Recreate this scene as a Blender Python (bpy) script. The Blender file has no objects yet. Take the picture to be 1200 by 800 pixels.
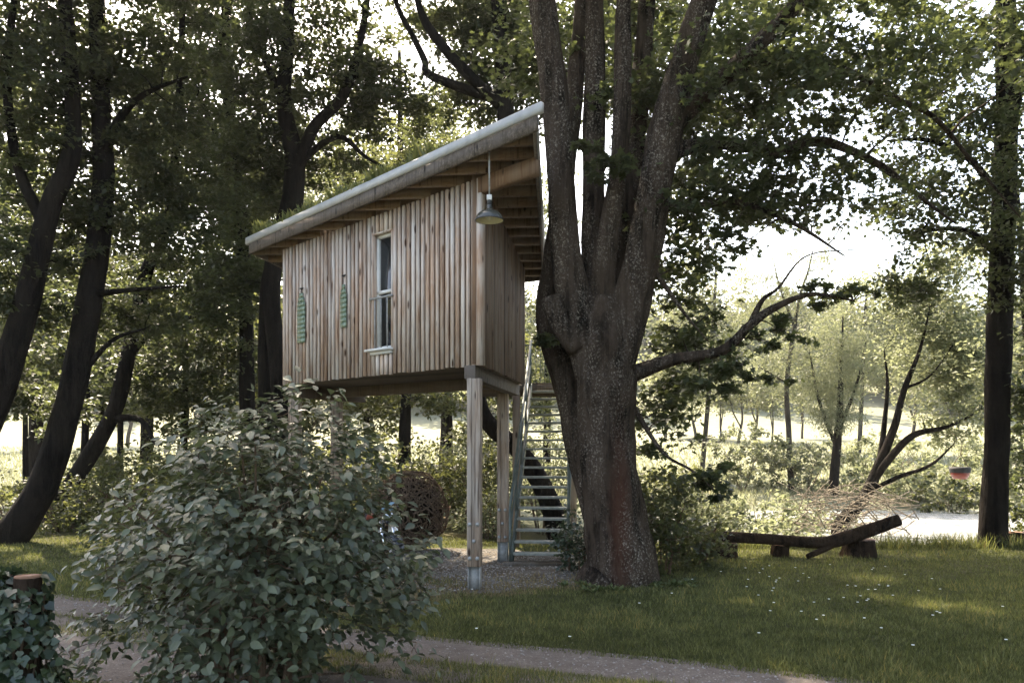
import bpy, math, random
import numpy as np
from mathutils import Vector, Matrix, noise as mnoise

random.seed(7)
rng = np.random.default_rng(7)
R = math.radians
sc = bpy.context.scene
COL = sc.collection

# ---------------------------------------------------------------- camera, sky, sun, exposure
CAMZ, FPX, HOR = 1.93, 950.0, 531.0
cam = bpy.data.cameras.new('camera')
cam.lens = 36 * FPX / 1200
cam.sensor_width = 36
cam.shift_y = (HOR - 400) / 1200
cam.clip_start = 0.05
cam.clip_end = 2000
camo = bpy.data.objects.new('camera', cam)
COL.objects.link(camo)
camo.location = (0, 0, CAMZ)
camo.rotation_euler = (R(90), 0, 0)
sc.camera = camo

SUN_EL, SUN_AZ = 52.0, -24.0          # azimuth measured from +Y towards +X
world = bpy.data.worlds.new('World')
sc.world = world
world.use_nodes = True
wn = world.node_tree
wn.nodes.clear()
sky = wn.nodes.new('ShaderNodeTexSky')
sky.sky_type = 'NISHITA'
sky.sun_disc = False
sky.sun_elevation = R(SUN_EL)
sky.sun_rotation = R(SUN_AZ)
sky.air_density = 1.0
sky.dust_density = 3.0
sky.ozone_density = 1.0
bg = wn.nodes.new('ShaderNodeBackground')
bg.inputs[1].default_value = 0.15
wo = wn.nodes.new('ShaderNodeOutputWorld')
wn.links.new(sky.outputs[0], bg.inputs[0])
wn.links.new(bg.outputs[0], wo.inputs[0])

sun = bpy.data.lights.new('sun', 'SUN')
sun.energy = 4.0
sun.angle = R(0.53)
sun.color = (1.0, 0.95, 0.86)
suno = bpy.data.objects.new('sun', sun)
COL.objects.link(suno)
sd = Vector((math.sin(R(SUN_AZ)) * math.cos(R(SUN_EL)), math.cos(R(SUN_AZ)) * math.cos(R(SUN_EL)), math.sin(R(SUN_EL))))
suno.rotation_euler = sd.to_track_quat('Z', 'Y').to_euler()
suno.location = sd * 60

sc.view_settings.view_transform = 'Standard'
sc.view_settings.look = 'None'
sc.view_settings.gamma = 1.0
sc.view_settings.use_curve_mapping = False
sc.view_settings.exposure = 2.5
sc.view_settings.use_white_balance = True
sc.view_settings.white_balance_temperature = 7650
sc.view_settings.white_balance_tint = 10
sc.render.engine = 'CYCLES'
sc.cycles.max_bounces = 7
sc.cycles.diffuse_bounces = 4
sc.cycles.glossy_bounces = 3
sc.cycles.transmission_bounces = 5
sc.cycles.transparent_max_bounces = 6
sc.cycles.sample_clamp_indirect = 6
sc.cycles.use_denoising = True
try:
    sc.cycles.denoiser = 'OPENIMAGEDENOISE'
except Exception:
    pass

# ---------------------------------------------------------------- helpers
def P(x, y, Y):
    """a point seen at photo pixel (x, y) standing at distance Y"""
    return np.array([(x - 600) / FPX * Y, Y, CAMZ + (HOR - y) / FPX * Y])

def arr_mesh(name, verts, faces, rnd=None, smooth=False):
    """verts (n,3); faces (m,k) all of one size, or a list of index lists"""
    me = bpy.data.meshes.new(name)
    verts = np.ascontiguousarray(verts, dtype=np.float32)
    me.vertices.add(len(verts))
    me.vertices.foreach_set('co', verts.ravel())
    if isinstance(faces, np.ndarray):
        m, k = faces.shape
        me.loops.add(m * k)
        me.loops.foreach_set('vertex_index', np.ascontiguousarray(faces, dtype=np.int32).ravel())
        me.polygons.add(m)
        me.polygons.foreach_set('loop_start', np.arange(0, m * k, k, dtype=np.int32))
    else:
        lens = np.array([len(f) for f in faces], dtype=np.int32)
        idx = np.concatenate([np.asarray(f, dtype=np.int32) for f in faces])
        me.loops.add(len(idx))
        me.loops.foreach_set('vertex_index', idx)
        me.polygons.add(len(faces))
        me.polygons.foreach_set('loop_start', np.concatenate([[0], np.cumsum(lens)[:-1]]).astype(np.int32))
    if rnd is not None:
        a = me.attributes.new('rnd', 'FLOAT', 'POINT')
        a.data.foreach_set('value', np.ascontiguousarray(rnd, dtype=np.float32))
    me.update(calc_edges=True)
    me.validate()
    if smooth:
        me.polygons.foreach_set('use_smooth', np.ones(len(me.polygons), dtype=bool))
    return me

WLOC = {}
def wloc(o):
    return WLOC.get(o.name, np.zeros(3)) if o is not None else np.zeros(3)

def thing(name, label, cat, loc=(0, 0, 0), group=None, kind=None):
    o = bpy.data.objects.new(name, None)
    COL.objects.link(o)
    o.location = loc
    o.empty_display_size = 0.2
    WLOC[o.name] = np.array(loc, dtype=float)
    tag(o, label, cat, group, kind)
    return o

def tag(o, label=None, cat=None, group=None, kind=None):
    if label: o['label'] = label
    if cat: o['category'] = cat
    if group: o['group'] = group
    if kind: o['kind'] = kind
    return o

def link(name, me, mat=None, parent=None, loc=(0, 0, 0)):
    o = bpy.data.objects.new(name, me)
    COL.objects.link(o)
    if mat is not None and len(me.materials) == 0:
        me.materials.append(mat)
    if parent is not None:
        o.parent = parent
    o.location = loc
    WLOC[o.name] = wloc(parent) + np.array(loc, dtype=float)
    return o

class MB:
    """collects shapes in world coordinates; build() makes one mesh object"""
    def __init__(self):
        self.v, self.f, self.n = [], [], 0
    def add(self, v, f):
        self.v.append(np.asarray(v, dtype=float))
        self.f += [[i + self.n for i in q] for q in f]
        self.n += len(v)
        return self
    def prism(self, poly, z0, z1):
        """poly: list of (x,y); z0/z1: numbers or functions of x,y"""
        a = 0
        for p in range(len(poly)):
            q = (p + 1) % len(poly)
            a += poly[p][0] * poly[q][1] - poly[q][0] * poly[p][1]
        if a < 0: poly = poly[::-1]
        f0 = z0 if callable(z0) else (lambda x, y: z0)
        f1 = z1 if callable(z1) else (lambda x, y: z1)
        n = len(poly)
        v = [(x, y, f0(x, y)) for x, y in poly] + [(x, y, f1(x, y)) for x, y in poly]
        f = [list(range(n))[::-1], list(range(n, 2 * n))]
        f += [[i, (i + 1) % n, n + (i + 1) % n, n + i] for i in range(n)]
        return self.add(v, f)
    def bar(self, a, b, w, h, up=(0, 0, 1)):
        """box from a to b, w wide, h high, centred on the line"""
        a, b = np.array(a, float), np.array(b, float)
        d = b - a
        d /= np.linalg.norm(d)
        s = np.cross(d, up)
        if np.linalg.norm(s) < 1e-4: s = np.cross(d, (1, 0, 0))
        s /= np.linalg.norm(s)
        u = np.cross(s, d)
        v = []
        for e in (a, b):
            for i, j in ((-1, -1), (1, -1), (1, 1), (-1, 1)):
                v.append(e + s * w / 2 * i + u * h / 2 * j)
        f = [[0, 3, 2, 1][::-1], [4, 5, 6, 7][::-1], [0, 1, 5, 4][::-1], [1, 2, 6, 5][::-1], [2, 3, 7, 6][::-1], [3, 0, 4, 7][::-1]]
        return self.add(v, [q[::-1] for q in f])
    def tube(self, pts, rad, k=8, cap=True, rough=0.0, seed=0):
        v, f = tube_arrays(pts, rad, k, rough, seed, cap)
        return self.add(v, f)
    def lathe(self, prof, c, k=20, axis=(0, 0, 1)):
        """prof: (r,h) list along axis from c"""
        ax = np.array(axis, float); ax /= np.linalg.norm(ax)
        s = np.cross(ax, (0, 1, 0.01)); s /= np.linalg.norm(s)
        t = np.cross(ax, s)
        v, f = [], []
        for r, h in prof:
            for j in range(k):
                a = 2 * math.pi * j / k
                v.append(np.array(c) + ax * h + (s * math.cos(a) + t * math.sin(a)) * r)
        for i in range(len(prof) - 1):
            for j in range(k):
                f.append([i * k + j, i * k + (j + 1) % k, (i + 1) * k + (j + 1) % k, (i + 1) * k + j])
        return self.add(v, f)
    def build(self, name, mat, parent=None, smooth=False, bevel=0.0):
        v = np.concatenate(self.v) - wloc(parent)
        me = arr_mesh(name, v, self.f, smooth=smooth)
        o = link(name, me, mat, parent)
        if bevel:
            m = o.modifiers.new('bevel', 'BEVEL')
            m.width = bevel
            m.segments = 2
            m.limit_method = 'ANGLE'
        return o

def catmull(pts, sub):
    """smooth a polyline whose rows are any vectors"""
    p = np.asarray(pts, float)
    if len(p) < 3: sub = max(sub, 2)
    q = np.vstack([2 * p[0] - p[1], p, 2 * p[-1] - p[-2]])
    out = []
    for i in range(1, len(q) - 2):
        for t in np.linspace(0, 1, sub, endpoint=False):
            a, b, c, d = q[i - 1], q[i], q[i + 1], q[i + 2]
            out.append(0.5 * (2 * b + (c - a) * t + (2 * a - 5 * b + 4 * c - d) * t * t + (-a + 3 * b - 3 * c + d) * t ** 3))
    out.append(p[-1])
    return np.array(out)

def tube_arrays(pts, rad, k, rough=0.0, seed=0, cap=True):
    pts = np.asarray(pts, float)
    rad = np.broadcast_to(np.asarray(rad, float), (len(pts),))
    t = np.gradient(pts, axis=0)
    t /= np.linalg.norm(t, axis=1, keepdims=True) + 1e-9
    ref = np.array([0.0, 1.0, 0.0]) if abs(t[:, 1]).mean() < 0.75 else np.array([0.0, 0.0, 1.0])
    s = np.cross(t, ref); s /= np.linalg.norm(s, axis=1, keepdims=True) + 1e-9
    u = np.cross(s, t)
    ang = np.linspace(0, 2 * math.pi, k, endpoint=False)
    n = len(pts)
    rr = np.repeat(rad[:, None], k, 1)
    if rough:
        for i in range(n):
            for j in range(k):
                ca, sa = math.cos(ang[j]), math.sin(ang[j])
                q = Vector((ca * 1.6 + seed * 3.1, sa * 1.6, pts[i, 2] * 1.1))
                q2 = Vector((ca * 4.5 + seed, sa * 4.5, pts[i, 2] * 2.2))
                rr[i, j] *= 1 + rough * (mnoise.noise(q) * 1.2 + mnoise.noise(q2) * 0.6)
    v = pts[:, None, :] + rr[:, :, None] * (np.cos(ang)[None, :, None] * s[:, None, :] + np.sin(ang)[None, :, None] * u[:, None, :])
    v = v.reshape(-1, 3)
    a = np.arange(n - 1)[:, None] * k + np.arange(k)[None, :]
    b = np.arange(n - 1)[:, None] * k + (np.arange(k)[None, :] + 1) % k
    f = np.stack([a, b, b + k, a + k], -1).reshape(-1, 4).tolist()
    if cap:
        f.append(list(range(k))[::-1])
        f.append(list(range((n - 1) * k, n * k)))
    return v, f

def clip_poly(poly, p, n):
    """keep the part of a convex polygon with (q-p).n >= 0"""
    out = []
    for i in range(len(poly)):
        a, b = np.array(poly[i]), np.array(poly[(i + 1) % len(poly)])
        da, db = np.dot(a - p, n), np.dot(b - p, n)
        if da >= 0: out.append(tuple(a))
        if da * db < 0: out.append(tuple(a + (b - a) * da / (da - db)))
    return out

# ---------------------------------------------------------------- materials
def mat(name):
    m = bpy.data.materials.new(name)
    m.use_nodes = True
    nt = m.node_tree
    nt.nodes.clear()
    out = nt.nodes.new('ShaderNodeOutputMaterial')
    return m, nt, out

def N(nt, typ, **kw):
    n = nt.nodes.new('ShaderNode' + typ)
    for k, v in kw.items():
        if hasattr(n, k): setattr(n, k, v)
        else: n.inputs[k].default_value = v
    return n

def ramp(nt, fac, stops, interp='LINEAR'):
    n = nt.nodes.new('ShaderNodeValToRGB')
    n.color_ramp.interpolation = interp
    e = n.color_ramp.elements
    while len(e) < len(stops): e.new(0.5)
    for i, (p, c) in enumerate(stops):
        e[i].position = p
        e[i].color = (c[0], c[1], c[2], 1) if not isinstance(c, (int, float)) else (c, c, c, 1)
    nt.links.new(fac, n.inputs[0])
    return n.outputs[0]

def mix(nt, fac, a, b, mode='MIX'):
    n = nt.nodes.new('ShaderNodeMix')
    n.data_type = 'RGBA'
    n.blend_type = mode
    for sock, val in ((n.inputs[0], fac), (n.inputs[6], a), (n.inputs[7], b)):
        if hasattr(val, 'node'): nt.links.new(val, sock)
        else: sock.default_value = val if isinstance(val, (int, float)) else (val[0], val[1], val[2], 1)
    return n.outputs[2]

def coords(nt, scale=(1, 1, 1), kind='Object', offset_random=False):
    tc = nt.nodes.new('ShaderNodeTexCoord')
    mp = nt.nodes.new('ShaderNodeMapping')
    mp.inputs['Scale'].default_value = scale
    nt.links.new(tc.outputs[kind], mp.inputs[0])
    if offset_random:
        oi = nt.nodes.new('ShaderNodeObjectInfo')
        mm = nt.nodes.new('ShaderNodeMath'); mm.operation = 'MULTIPLY'; mm.inputs[1].default_value = 37.0
        nt.links.new(oi.outputs['Random'], mm.inputs[0])
        cb = nt.nodes.new('ShaderNodeCombineXYZ')
        nt.links.new(mm.outputs[0], cb.inputs[0]); nt.links.new(mm.outputs[0], cb.inputs[2])
        nt.links.new(cb.outputs[0], mp.inputs['Location'])
    return mp.outputs[0]

def noise_tex(nt, vec, scale, detail=4, rough=0.55):
    n = N(nt, 'TexNoise', Scale=scale, Detail=detail, Roughness=rough)
    nt.links.new(vec, n.inputs['Vector'])
    return n.outputs[0]

def bump(nt, h, strength=0.4, dist=0.02):
    b = N(nt, 'Bump', Strength=strength, Distance=dist)
    nt.links.new(h, b.inputs['Height'])
    return b.outputs[0]

def principled(nt, out, color, rough=0.8, spec=0.3, normal=None, metal=0.0):
    p = N(nt, 'BsdfPrincipled')
    for sock, val in (('Base Color', color), ('Roughness', rough)):
        if hasattr(val, 'node'): nt.links.new(val, p.inputs[sock])
        else: p.inputs[sock].default_value = val if isinstance(val, (int, float)) else (val[0], val[1], val[2], 1)
    p.inputs['Specular IOR Level'].default_value = spec
    p.inputs['Metallic'].default_value = metal
    if normal is not None: nt.links.new(normal, p.inputs['Normal'])
    if out is not None: nt.links.new(p.outputs[0], out.inputs[0])
    return p

def wood_mat(name, cols, grey, rough=0.75, grain=(9, 9, 0.55), knots=True, var=0.5):
    """grain runs along z of the object's own coordinates"""
    m, nt, out = mat(name)
    v = coords(nt, grain, offset_random=True)
    g1 = noise_tex(nt, v, 4.0, 6, 0.65)
    v2 = coords(nt, (2, 2, 0.7), offset_random=True)
    g2 = noise_tex(nt, v2, 1.3, 4, 0.6)
    c = ramp(nt, g1, [(0.25, cols[0]), (0.5, cols[1]), (0.75, cols[2])])
    c = mix(nt, ramp(nt, g2, [(0.38, 0.0), (0.62, 1.0)]), c, grey)
    oi = nt.nodes.new('ShaderNodeObjectInfo')
    tone = ramp(nt, oi.outputs['Random'], [(0.0, 1 - var), (0.5, 1.0), (1.0, 1 + var * 0.35)])
    c = mix(nt, 1.0, c, tone, 'MULTIPLY')
    if knots:
        v3 = coords(nt, (7, 7, 2.2), offset_random=True)
        vo = N(nt, 'TexVoronoi', Scale=1.0)
        nt.links.new(v3, vo.inputs['Vector'])
        k = ramp(nt, vo.outputs['Distance'], [(0.09, 1.0), (0.19, 0.0)])
        c = mix(nt, k, c, (cols[0][0] * 0.35, cols[0][1] * 0.32, cols[0][2] * 0.3))
        v4 = coords(nt, (26, 26, 1.1), offset_random=True)
        st = ramp(nt, noise_tex(nt, v4, 1.0, 3, 0.5), [(0.54, 0.0), (0.70, 0.75)])
        c = mix(nt, st, c, (cols[0][0] * 0.5, cols[0][1] * 0.45, cols[0][2] * 0.42))
    principled(nt, out, c, rough, 0.25, bump(nt, g1, 0.35, 0.006))
    return m

M = {}
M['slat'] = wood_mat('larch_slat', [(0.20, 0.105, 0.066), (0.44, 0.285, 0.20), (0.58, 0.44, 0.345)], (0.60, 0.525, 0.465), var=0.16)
M['slat_shade'] = wood_mat('larch_slat_brown_shaded', [(0.08, 0.043, 0.026), (0.165, 0.10, 0.063), (0.23, 0.152, 0.10)], (0.19, 0.14, 0.105), var=0.4)  # browner larch, with the end wall's shade also darkened into the colour
M['backing'] = wood_mat('backing_board', [(0.10, 0.05, 0.026), (0.21, 0.11, 0.06), (0.28, 0.165, 0.095)], (0.20, 0.135, 0.095), knots=False)
M['beam'] = wood_mat('beam_wood', [(0.13, 0.066, 0.034), (0.23, 0.13, 0.075), (0.30, 0.185, 0.115)], (0.24, 0.165, 0.115), var=0.25)
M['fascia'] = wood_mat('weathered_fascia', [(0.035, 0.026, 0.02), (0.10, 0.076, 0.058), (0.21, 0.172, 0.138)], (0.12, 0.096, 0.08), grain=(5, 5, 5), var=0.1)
M['post'] = wood_mat('post_wood', [(0.10, 0.06, 0.04), (0.26, 0.18, 0.125), (0.38, 0.295, 0.225)], (0.34, 0.28, 0.23), var=0.2)
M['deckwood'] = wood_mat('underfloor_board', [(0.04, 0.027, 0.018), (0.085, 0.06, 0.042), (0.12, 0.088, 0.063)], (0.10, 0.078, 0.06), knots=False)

def plain(name, col, rough=0.6, spec=0.4, metal=0.0, nscale=8.0, namp=0.25, bumpy=0.1):
    m, nt, out = mat(name)
    v = coords(nt)
    n = noise_tex(nt, v, nscale, 5, 0.6)
    lo = tuple(c * (1 - namp) for c in col); hi = tuple(min(1, c * (1 + namp)) for c in col)
    c = ramp(nt, n, [(0.3, lo), (0.7, hi)])
    principled(nt, out, c, rough, spec, bump(nt, n, bumpy, 0.004), metal)
    return m
M['zinc'] = plain('zinc_edge', (0.38, 0.37, 0.355), 0.55, 0.4, 0.1, 5, 0.15)
M['galv'] = plain('galvanised_steel', (0.27, 0.265, 0.25), 0.6, 0.4, 0.1, 14, 0.3)
M['stair'] = plain('painted_stair_steel', (0.09, 0.105, 0.092), 0.55, 0.4, 0.2, 10, 0.25)
M['tread'] = plain('stair_tread', (0.21, 0.22, 0.195), 0.6, 0.4, 0.1, 12, 0.3)
M['white'] = plain('window_paint', (0.62, 0.60, 0.56), 0.5, 0.4, 0, 9, 0.08)
M['enamel'] = plain('dark_enamel', (0.05, 0.05, 0.042), 0.2, 0.6, 0, 9, 0.2, 0.02)
M['enamel_in'] = plain('cream_enamel', (0.72, 0.70, 0.60), 0.35, 0.5, 0, 9, 0.08, 0.02)
M['iron'] = plain('dark_iron', (0.05, 0.05, 0.05), 0.6, 0.4, 0.4, 20, 0.3)
M['chrome'] = plain('chrome', (0.6, 0.6, 0.6), 0.15, 0.6, 1.0, 6, 0.08, 0.02)
M['rubber'] = plain('tyre_rubber', (0.025, 0.025, 0.026), 0.8, 0.3, 0, 30, 0.2)
M['blackpaint'] = plain('black_paint', (0.02, 0.021, 0.023), 0.25, 0.5, 0, 6, 0.2, 0.02)
M['redpaint'] = plain('red_paint', (0.16, 0.02, 0.013), 0.3, 0.5, 0, 6, 0.15, 0.02)
M['whitepaint'] = plain('white_paint', (0.75, 0.75, 0.75), 0.3, 0.5, 0, 6, 0.05, 0.02)
M['blueglass'] = plain('pale_blue_screen', (0.32, 0.48, 0.62), 0.15, 0.6, 0, 6, 0.1, 0.02)
M['rope'] = plain('rope', (0.16, 0.13, 0.09), 0.9, 0.1, 0, 30, 0.3)
M['stone'] = plain('cut_stone', (0.30, 0.22, 0.19), 0.85, 0.2, 0, 9, 0.35, 0.5)
M['darkroom'] = plain('dark_interior', (0.03, 0.03, 0.03), 0.9, 0.1)

def glass_mat(name, col, rough=0.06):
    m, nt, out = mat(name)
    p = principled(nt, out, col, rough, 0.8)
    return m
M['pane'] = glass_mat('window_pane', (0.012, 0.014, 0.016))
m, nt, out = mat('green_bottle_glass')
v = coords(nt, (40, 40, 14))
n = noise_tex(nt, v, 1.0, 4, 0.75)
c = ramp(nt, n, [(0.35, (0.06, 0.085, 0.055)), (0.5, (0.15, 0.20, 0.13)), (0.68, (0.34, 0.38, 0.28))])
principled(nt, out, c, 0.3, 0.5, bump(nt, n, 0.1, 0.003))
M['greenglass'] = m

def bark_mat(name, dark, mid, pale, lichen=0.5, rust=False, scale=1.0):
    m, nt, out = mat(name)
    v = coords(nt, (1, 1, 0.28))
    b1 = noise_tex(nt, v, 11 * scale, 7, 0.7)
    v2 = coords(nt, (1, 1, 0.6))
    b2 = noise_tex(nt, v2, 2.0 * scale, 4, 0.6)
    sp = noise_tex(nt, coords(nt, (1, 1, 0.8)), 34 * scale, 3, 0.8)
    fur = noise_tex(nt, coords(nt, (1, 1, 0.10)), 9 * scale, 4, 0.6)
    c = ramp(nt, b1, [(0.32, dark), (0.58, mid)])
    c = mix(nt, ramp(nt, fur, [(0.42, 0.8), (0.52, 0.0)]), c, tuple(x * 0.6 for x in dark))
    c = mix(nt, ramp(nt, b2, [(0.40, 0.0), (0.6, 0.55)]), c, (mid[0] * 1.4, mid[1] * 1.38, mid[2] * 1.32))
    if rust:
        # a bark-less rust red streak low on the trunk, with a ragged outline of its own
        tc = nt.nodes.new('ShaderNodeTexCoord')
        sx = nt.nodes.new('ShaderNodeSeparateXYZ'); nt.links.new(tc.outputs['Object'], sx.inputs[0])
        g = N(nt, 'TexGradient', gradient_type='SPHERICAL')
        mp = nt.nodes.new('ShaderNodeMapping')
        mp.vector_type = 'TEXTURE'
        mp.inputs['Location'].default_value = (-0.06, -0.45, 1.05)
        mp.inputs['Scale'].default_value = (0.24, 0.6, 2.1)
        nt.links.new(tc.outputs['Object'], mp.inputs[0]); nt.links.new(mp.outputs[0], g.inputs[0])
        ad = nt.nodes.new('ShaderNodeMath'); ad.operation = 'MULTIPLY_ADD'; ad.inputs[1].default_value = 1.4
        nt.links.new(g.outputs[1], ad.inputs[0])
        sb = nt.nodes.new('ShaderNodeMath'); sb.operation = 'SUBTRACT'; sb.inputs[1].default_value = 0.62
        nt.links.new(b1, sb.inputs[0]); nt.links.new(sb.outputs[0], ad.inputs[2])
        c = mix(nt, ramp(nt, ad.outputs[0], [(0.1, 0.0), (1.0, 0.75)]), c, (0.062, 0.026, 0.016))
    if lichen:
        lm = noise_tex(nt, coords(nt, (1, 1, 0.22), offset_random=True), 3.2 * scale, 4, 0.65)
        mm = nt.nodes.new('ShaderNodeMath'); mm.operation = 'MULTIPLY'
        nt.links.new(ramp(nt, sp, [(0.52, 0.0), (0.68, 1.0)]), mm.inputs[0])
        nt.links.new(ramp(nt, lm, [(0.42, 0.03), (0.60, lichen)]), mm.inputs[1])
        c = mix(nt, mm.outputs[0], c, pale)
    hb = nt.nodes.new('ShaderNodeMath'); hb.operation = 'ADD'
    nt.links.new(b1, hb.inputs[0]); nt.links.new(fur, hb.inputs[1])
    principled(nt, out, c, 0.95, 0.05, bump(nt, hb.outputs[0], 1.0, 0.05))
    return m
M['bark'] = bark_mat('maple_bark', (0.007, 0.005, 0.0036), (0.050, 0.036, 0.027), (0.27, 0.235, 0.195), 0.9, rust=True)
M['bark2'] = bark_mat('dark_bark', (0.004, 0.0035, 0.003), (0.015, 0.012, 0.010), (0.05, 0.046, 0.04), 0.25)
M['barkpale'] = bark_mat('pale_bark', (0.02, 0.017, 0.014), (0.075, 0.065, 0.054), (0.22, 0.2, 0.18), 0.4)
M['twigwood'] = bark_mat('twig_bark', (0.035, 0.024, 0.018), (0.16, 0.11, 0.08), (0.3, 0.26, 0.22), 0.4, scale=3)
M['deadwood'] = bark_mat('dead_wood', (0.14, 0.11, 0.085), (0.34, 0.29, 0.23), (0.5, 0.46, 0.4), 0.4, scale=3)
M['logwood'] = bark_mat('log_bark', (0.008, 0.0055, 0.004), (0.034, 0.022, 0.015), (0.085, 0.07, 0.055), 0.4, scale=1.5)
m, nt, out = mat('cut_end_grain')
v = coords(nt)
w = N(nt, 'TexWave', wave_type='RINGS', Scale=9.0, Distortion=2.0, Detail=2.0)
nt.links.new(v, w.inputs['Vector'])
c = ramp(nt, w.outputs['Fac'], [(0.2, (0.15, 0.085, 0.055)), (0.8, (0.32, 0.22, 0.17))])
principled(nt, out, c, 0.9, 0.1)
M['endgrain'] = m

def leaf_mat(name, cols, trans, tfac=0.4, rough=0.5, spec=0.3):
    """cols: dark, mid, light by the leaf's own random number; trans: light that comes through"""
    m, nt, out = mat(name)
    at = nt.nodes.new('ShaderNodeAttribute'); at.attribute_name = 'rnd'
    c = ramp(nt, at.outputs['Fac'], [(0.0, cols[0]), (0.5, cols[1]), (0.94, cols[2]), (1.0, (cols[2][0] * 1.7, cols[2][1] * 1.25, cols[2][2]))])
    t = ramp(nt, at.outputs['Fac'], [(0.0, tuple(x * 0.6 for x in trans)), (1.0, trans)])
    p = principled(nt, None, c, rough, spec)
    tr = N(nt, 'BsdfTranslucent')
    nt.links.new(t, tr.inputs[0])
    ms = N(nt, 'MixShader'); ms.inputs[0].default_value = tfac
    nt.links.new(p.outputs[0], ms.inputs[1]); nt.links.new(tr.outputs[0], ms.inputs[2])
    nt.links.new(ms.outputs[0], out.inputs[0])
    return m
M['maple'] = leaf_mat('maple_leaf', [(0.010, 0.015, 0.007), (0.019, 0.027, 0.011), (0.036, 0.046, 0.017)], (0.18, 0.215, 0.07), 0.34)
M['forest'] = leaf_mat('forest_leaf', [(0.008, 0.012, 0.006), (0.016, 0.022, 0.010), (0.032, 0.039, 0.016)], (0.18, 0.21, 0.075), 0.34)
M['willow'] = leaf_mat('willow_leaf', [(0.08, 0.09, 0.055), (0.13, 0.14, 0.085), (0.19, 0.195, 0.12)], (0.30, 0.32, 0.16), 0.45)
M['shrub'] = leaf_mat('shrub_leaf', [(0.014, 0.020, 0.009), (0.028, 0.036, 0.015), (0.052, 0.061, 0.025)], (0.22, 0.235, 0.075), 0.4)
M['bankshrub'] = leaf_mat('river_shrub_leaf', [(0.06, 0.074, 0.032), (0.10, 0.115, 0.05), (0.16, 0.165, 0.08)], (0.31, 0.335, 0.175), 0.45)
M['bush'] = leaf_mat('bush_leaf', [(0.028, 0.038, 0.021), (0.056, 0.069, 0.038), (0.105, 0.12, 0.068)], (0.15, 0.18, 0.07), 0.25, 0.42, 0.5)
M['ivy'] = leaf_mat('ivy_leaf', [(0.012, 0.024, 0.012), (0.022, 0.038, 0.018), (0.045, 0.066, 0.03)], (0.06, 0.09, 0.03), 0.15, 0.35, 0.5)
M['far'] = leaf_mat('far_leaf', [(0.035, 0.048, 0.030), (0.055, 0.072, 0.042), (0.085, 0.10, 0.055)], (0.14, 0.16, 0.07), 0.35)
M['grass'] = leaf_mat('grass_blade', [(0.018, 0.024, 0.009), (0.068, 0.076, 0.025), (0.22, 0.21, 0.085)], (0.2, 0.215, 0.06), 0.35, 0.6, 0.2)
M['drygrass'] = leaf_mat('dry_blade', [(0.13, 0.09, 0.045), (0.20, 0.15, 0.075), (0.26, 0.21, 0.11)], (0.25, 0.2, 0.1), 0.3, 0.7, 0.1)
M['roofplant'] = leaf_mat('roof_plant', [(0.06, 0.08, 0.025), (0.11, 0.13, 0.045), (0.20, 0.20, 0.08)], (0.3, 0.3, 0.09), 0.4)
M['meadow'] = leaf_mat('meadow_blade', [(0.10, 0.11, 0.06), (0.15, 0.155, 0.09), (0.22, 0.215, 0.14)], (0.3, 0.31, 0.17), 0.4)
M['daisy'] = plain('daisy_petal', (0.8, 0.8, 0.76), 0.7, 0.2)

# ---------------------------------------------------------------- ground, lane, river
def smooth(a, b, x):
    t = np.clip((np.asarray(x, float) - a) / (b - a), 0, 1)
    return t * t * (3 - 2 * t)
def height(x, y):
    x = np.asarray(x, float); y = np.asarray(y, float)
    trough = smooth(16.6, 19.5, y) * (1 - smooth(33.5, 37, y)) * smooth(-2.0, 5.0, x - 0.10 * (y - 18))
    z = -1.15 * trough
    z = z + 0.075 * np.clip(y - 40, 0, 1e9) * (1 - 0.35 * smooth(60, 200, y))
    z = z + 0.20 * np.clip(y - 112, 0, 130)
    z = z + 0.05 * np.sin(x * 0.35 + 1.3) * np.sin(y * 0.3) * smooth(16, 30, y) + 0.3 * np.sin(x * 0.06) * smooth(40, 80, y)
    return z

def ground_mesh():
    xs = np.concatenate([np.linspace(-420, -30, 14), np.linspace(-28, 45, 120), np.linspace(48, 420, 14)])
    ys = np.concatenate([np.linspace(-60, 0, 10), np.linspace(1, 46, 100), np.linspace(50, 600, 30)])
    X, Y = np.meshgrid(xs, ys)
    Z = height(X, Y)
    v = np.stack([X, Y, Z], -1).reshape(-1, 3)
    nx, ny = len(xs), len(ys)
    i = np.arange(ny - 1)[:, None] * nx + np.arange(nx - 1)[None, :]
    f = np.stack([i, i + 1, i + 1 + nx, i + nx], -1).reshape(-1, 4)
    return arr_mesh('ground', v, f, smooth=True)

m, nt, out = mat('meadow_ground')
v = coords(nt)
n1 = noise_tex(nt, v, 0.35, 5, 0.6)
n2 = noise_tex(nt, v, 14, 6, 0.7)
near = ramp(nt, n2, [(0.3, (0.022, 0.024, 0.009)), (0.55, (0.05, 0.053, 0.018)), (0.8, (0.08, 0.073, 0.033))])
near = mix(nt, ramp(nt, n1, [(0.45, 0.0), (0.7, 0.5)]), near, (0.09, 0.068, 0.038))
field = ramp(nt, noise_tex(nt, coords(nt, (1, 2.5, 1)), 0.8, 6, 0.7), [(0.3, (0.15, 0.155, 0.095)), (0.7, (0.22, 0.22, 0.15))])
tc = nt.nodes.new('ShaderNodeTexCoord')
sx = nt.nodes.new('ShaderNodeSeparateXYZ'); nt.links.new(tc.outputs['Object'], sx.inputs[0])
mr = nt.nodes.new('ShaderNodeMapRange'); mr.inputs[1].default_value = 22; mr.inputs[2].default_value = 30
nt.links.new(sx.outputs[1], mr.inputs[0])
c = mix(nt, mr.outputs[0], near, field)
principled(nt, out, c, 0.95, 0.1, bump(nt, n2, 0.5, 0.04))
M['ground'] = m
tag(link('ground', ground_mesh(), M['ground']), kind='structure')

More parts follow.
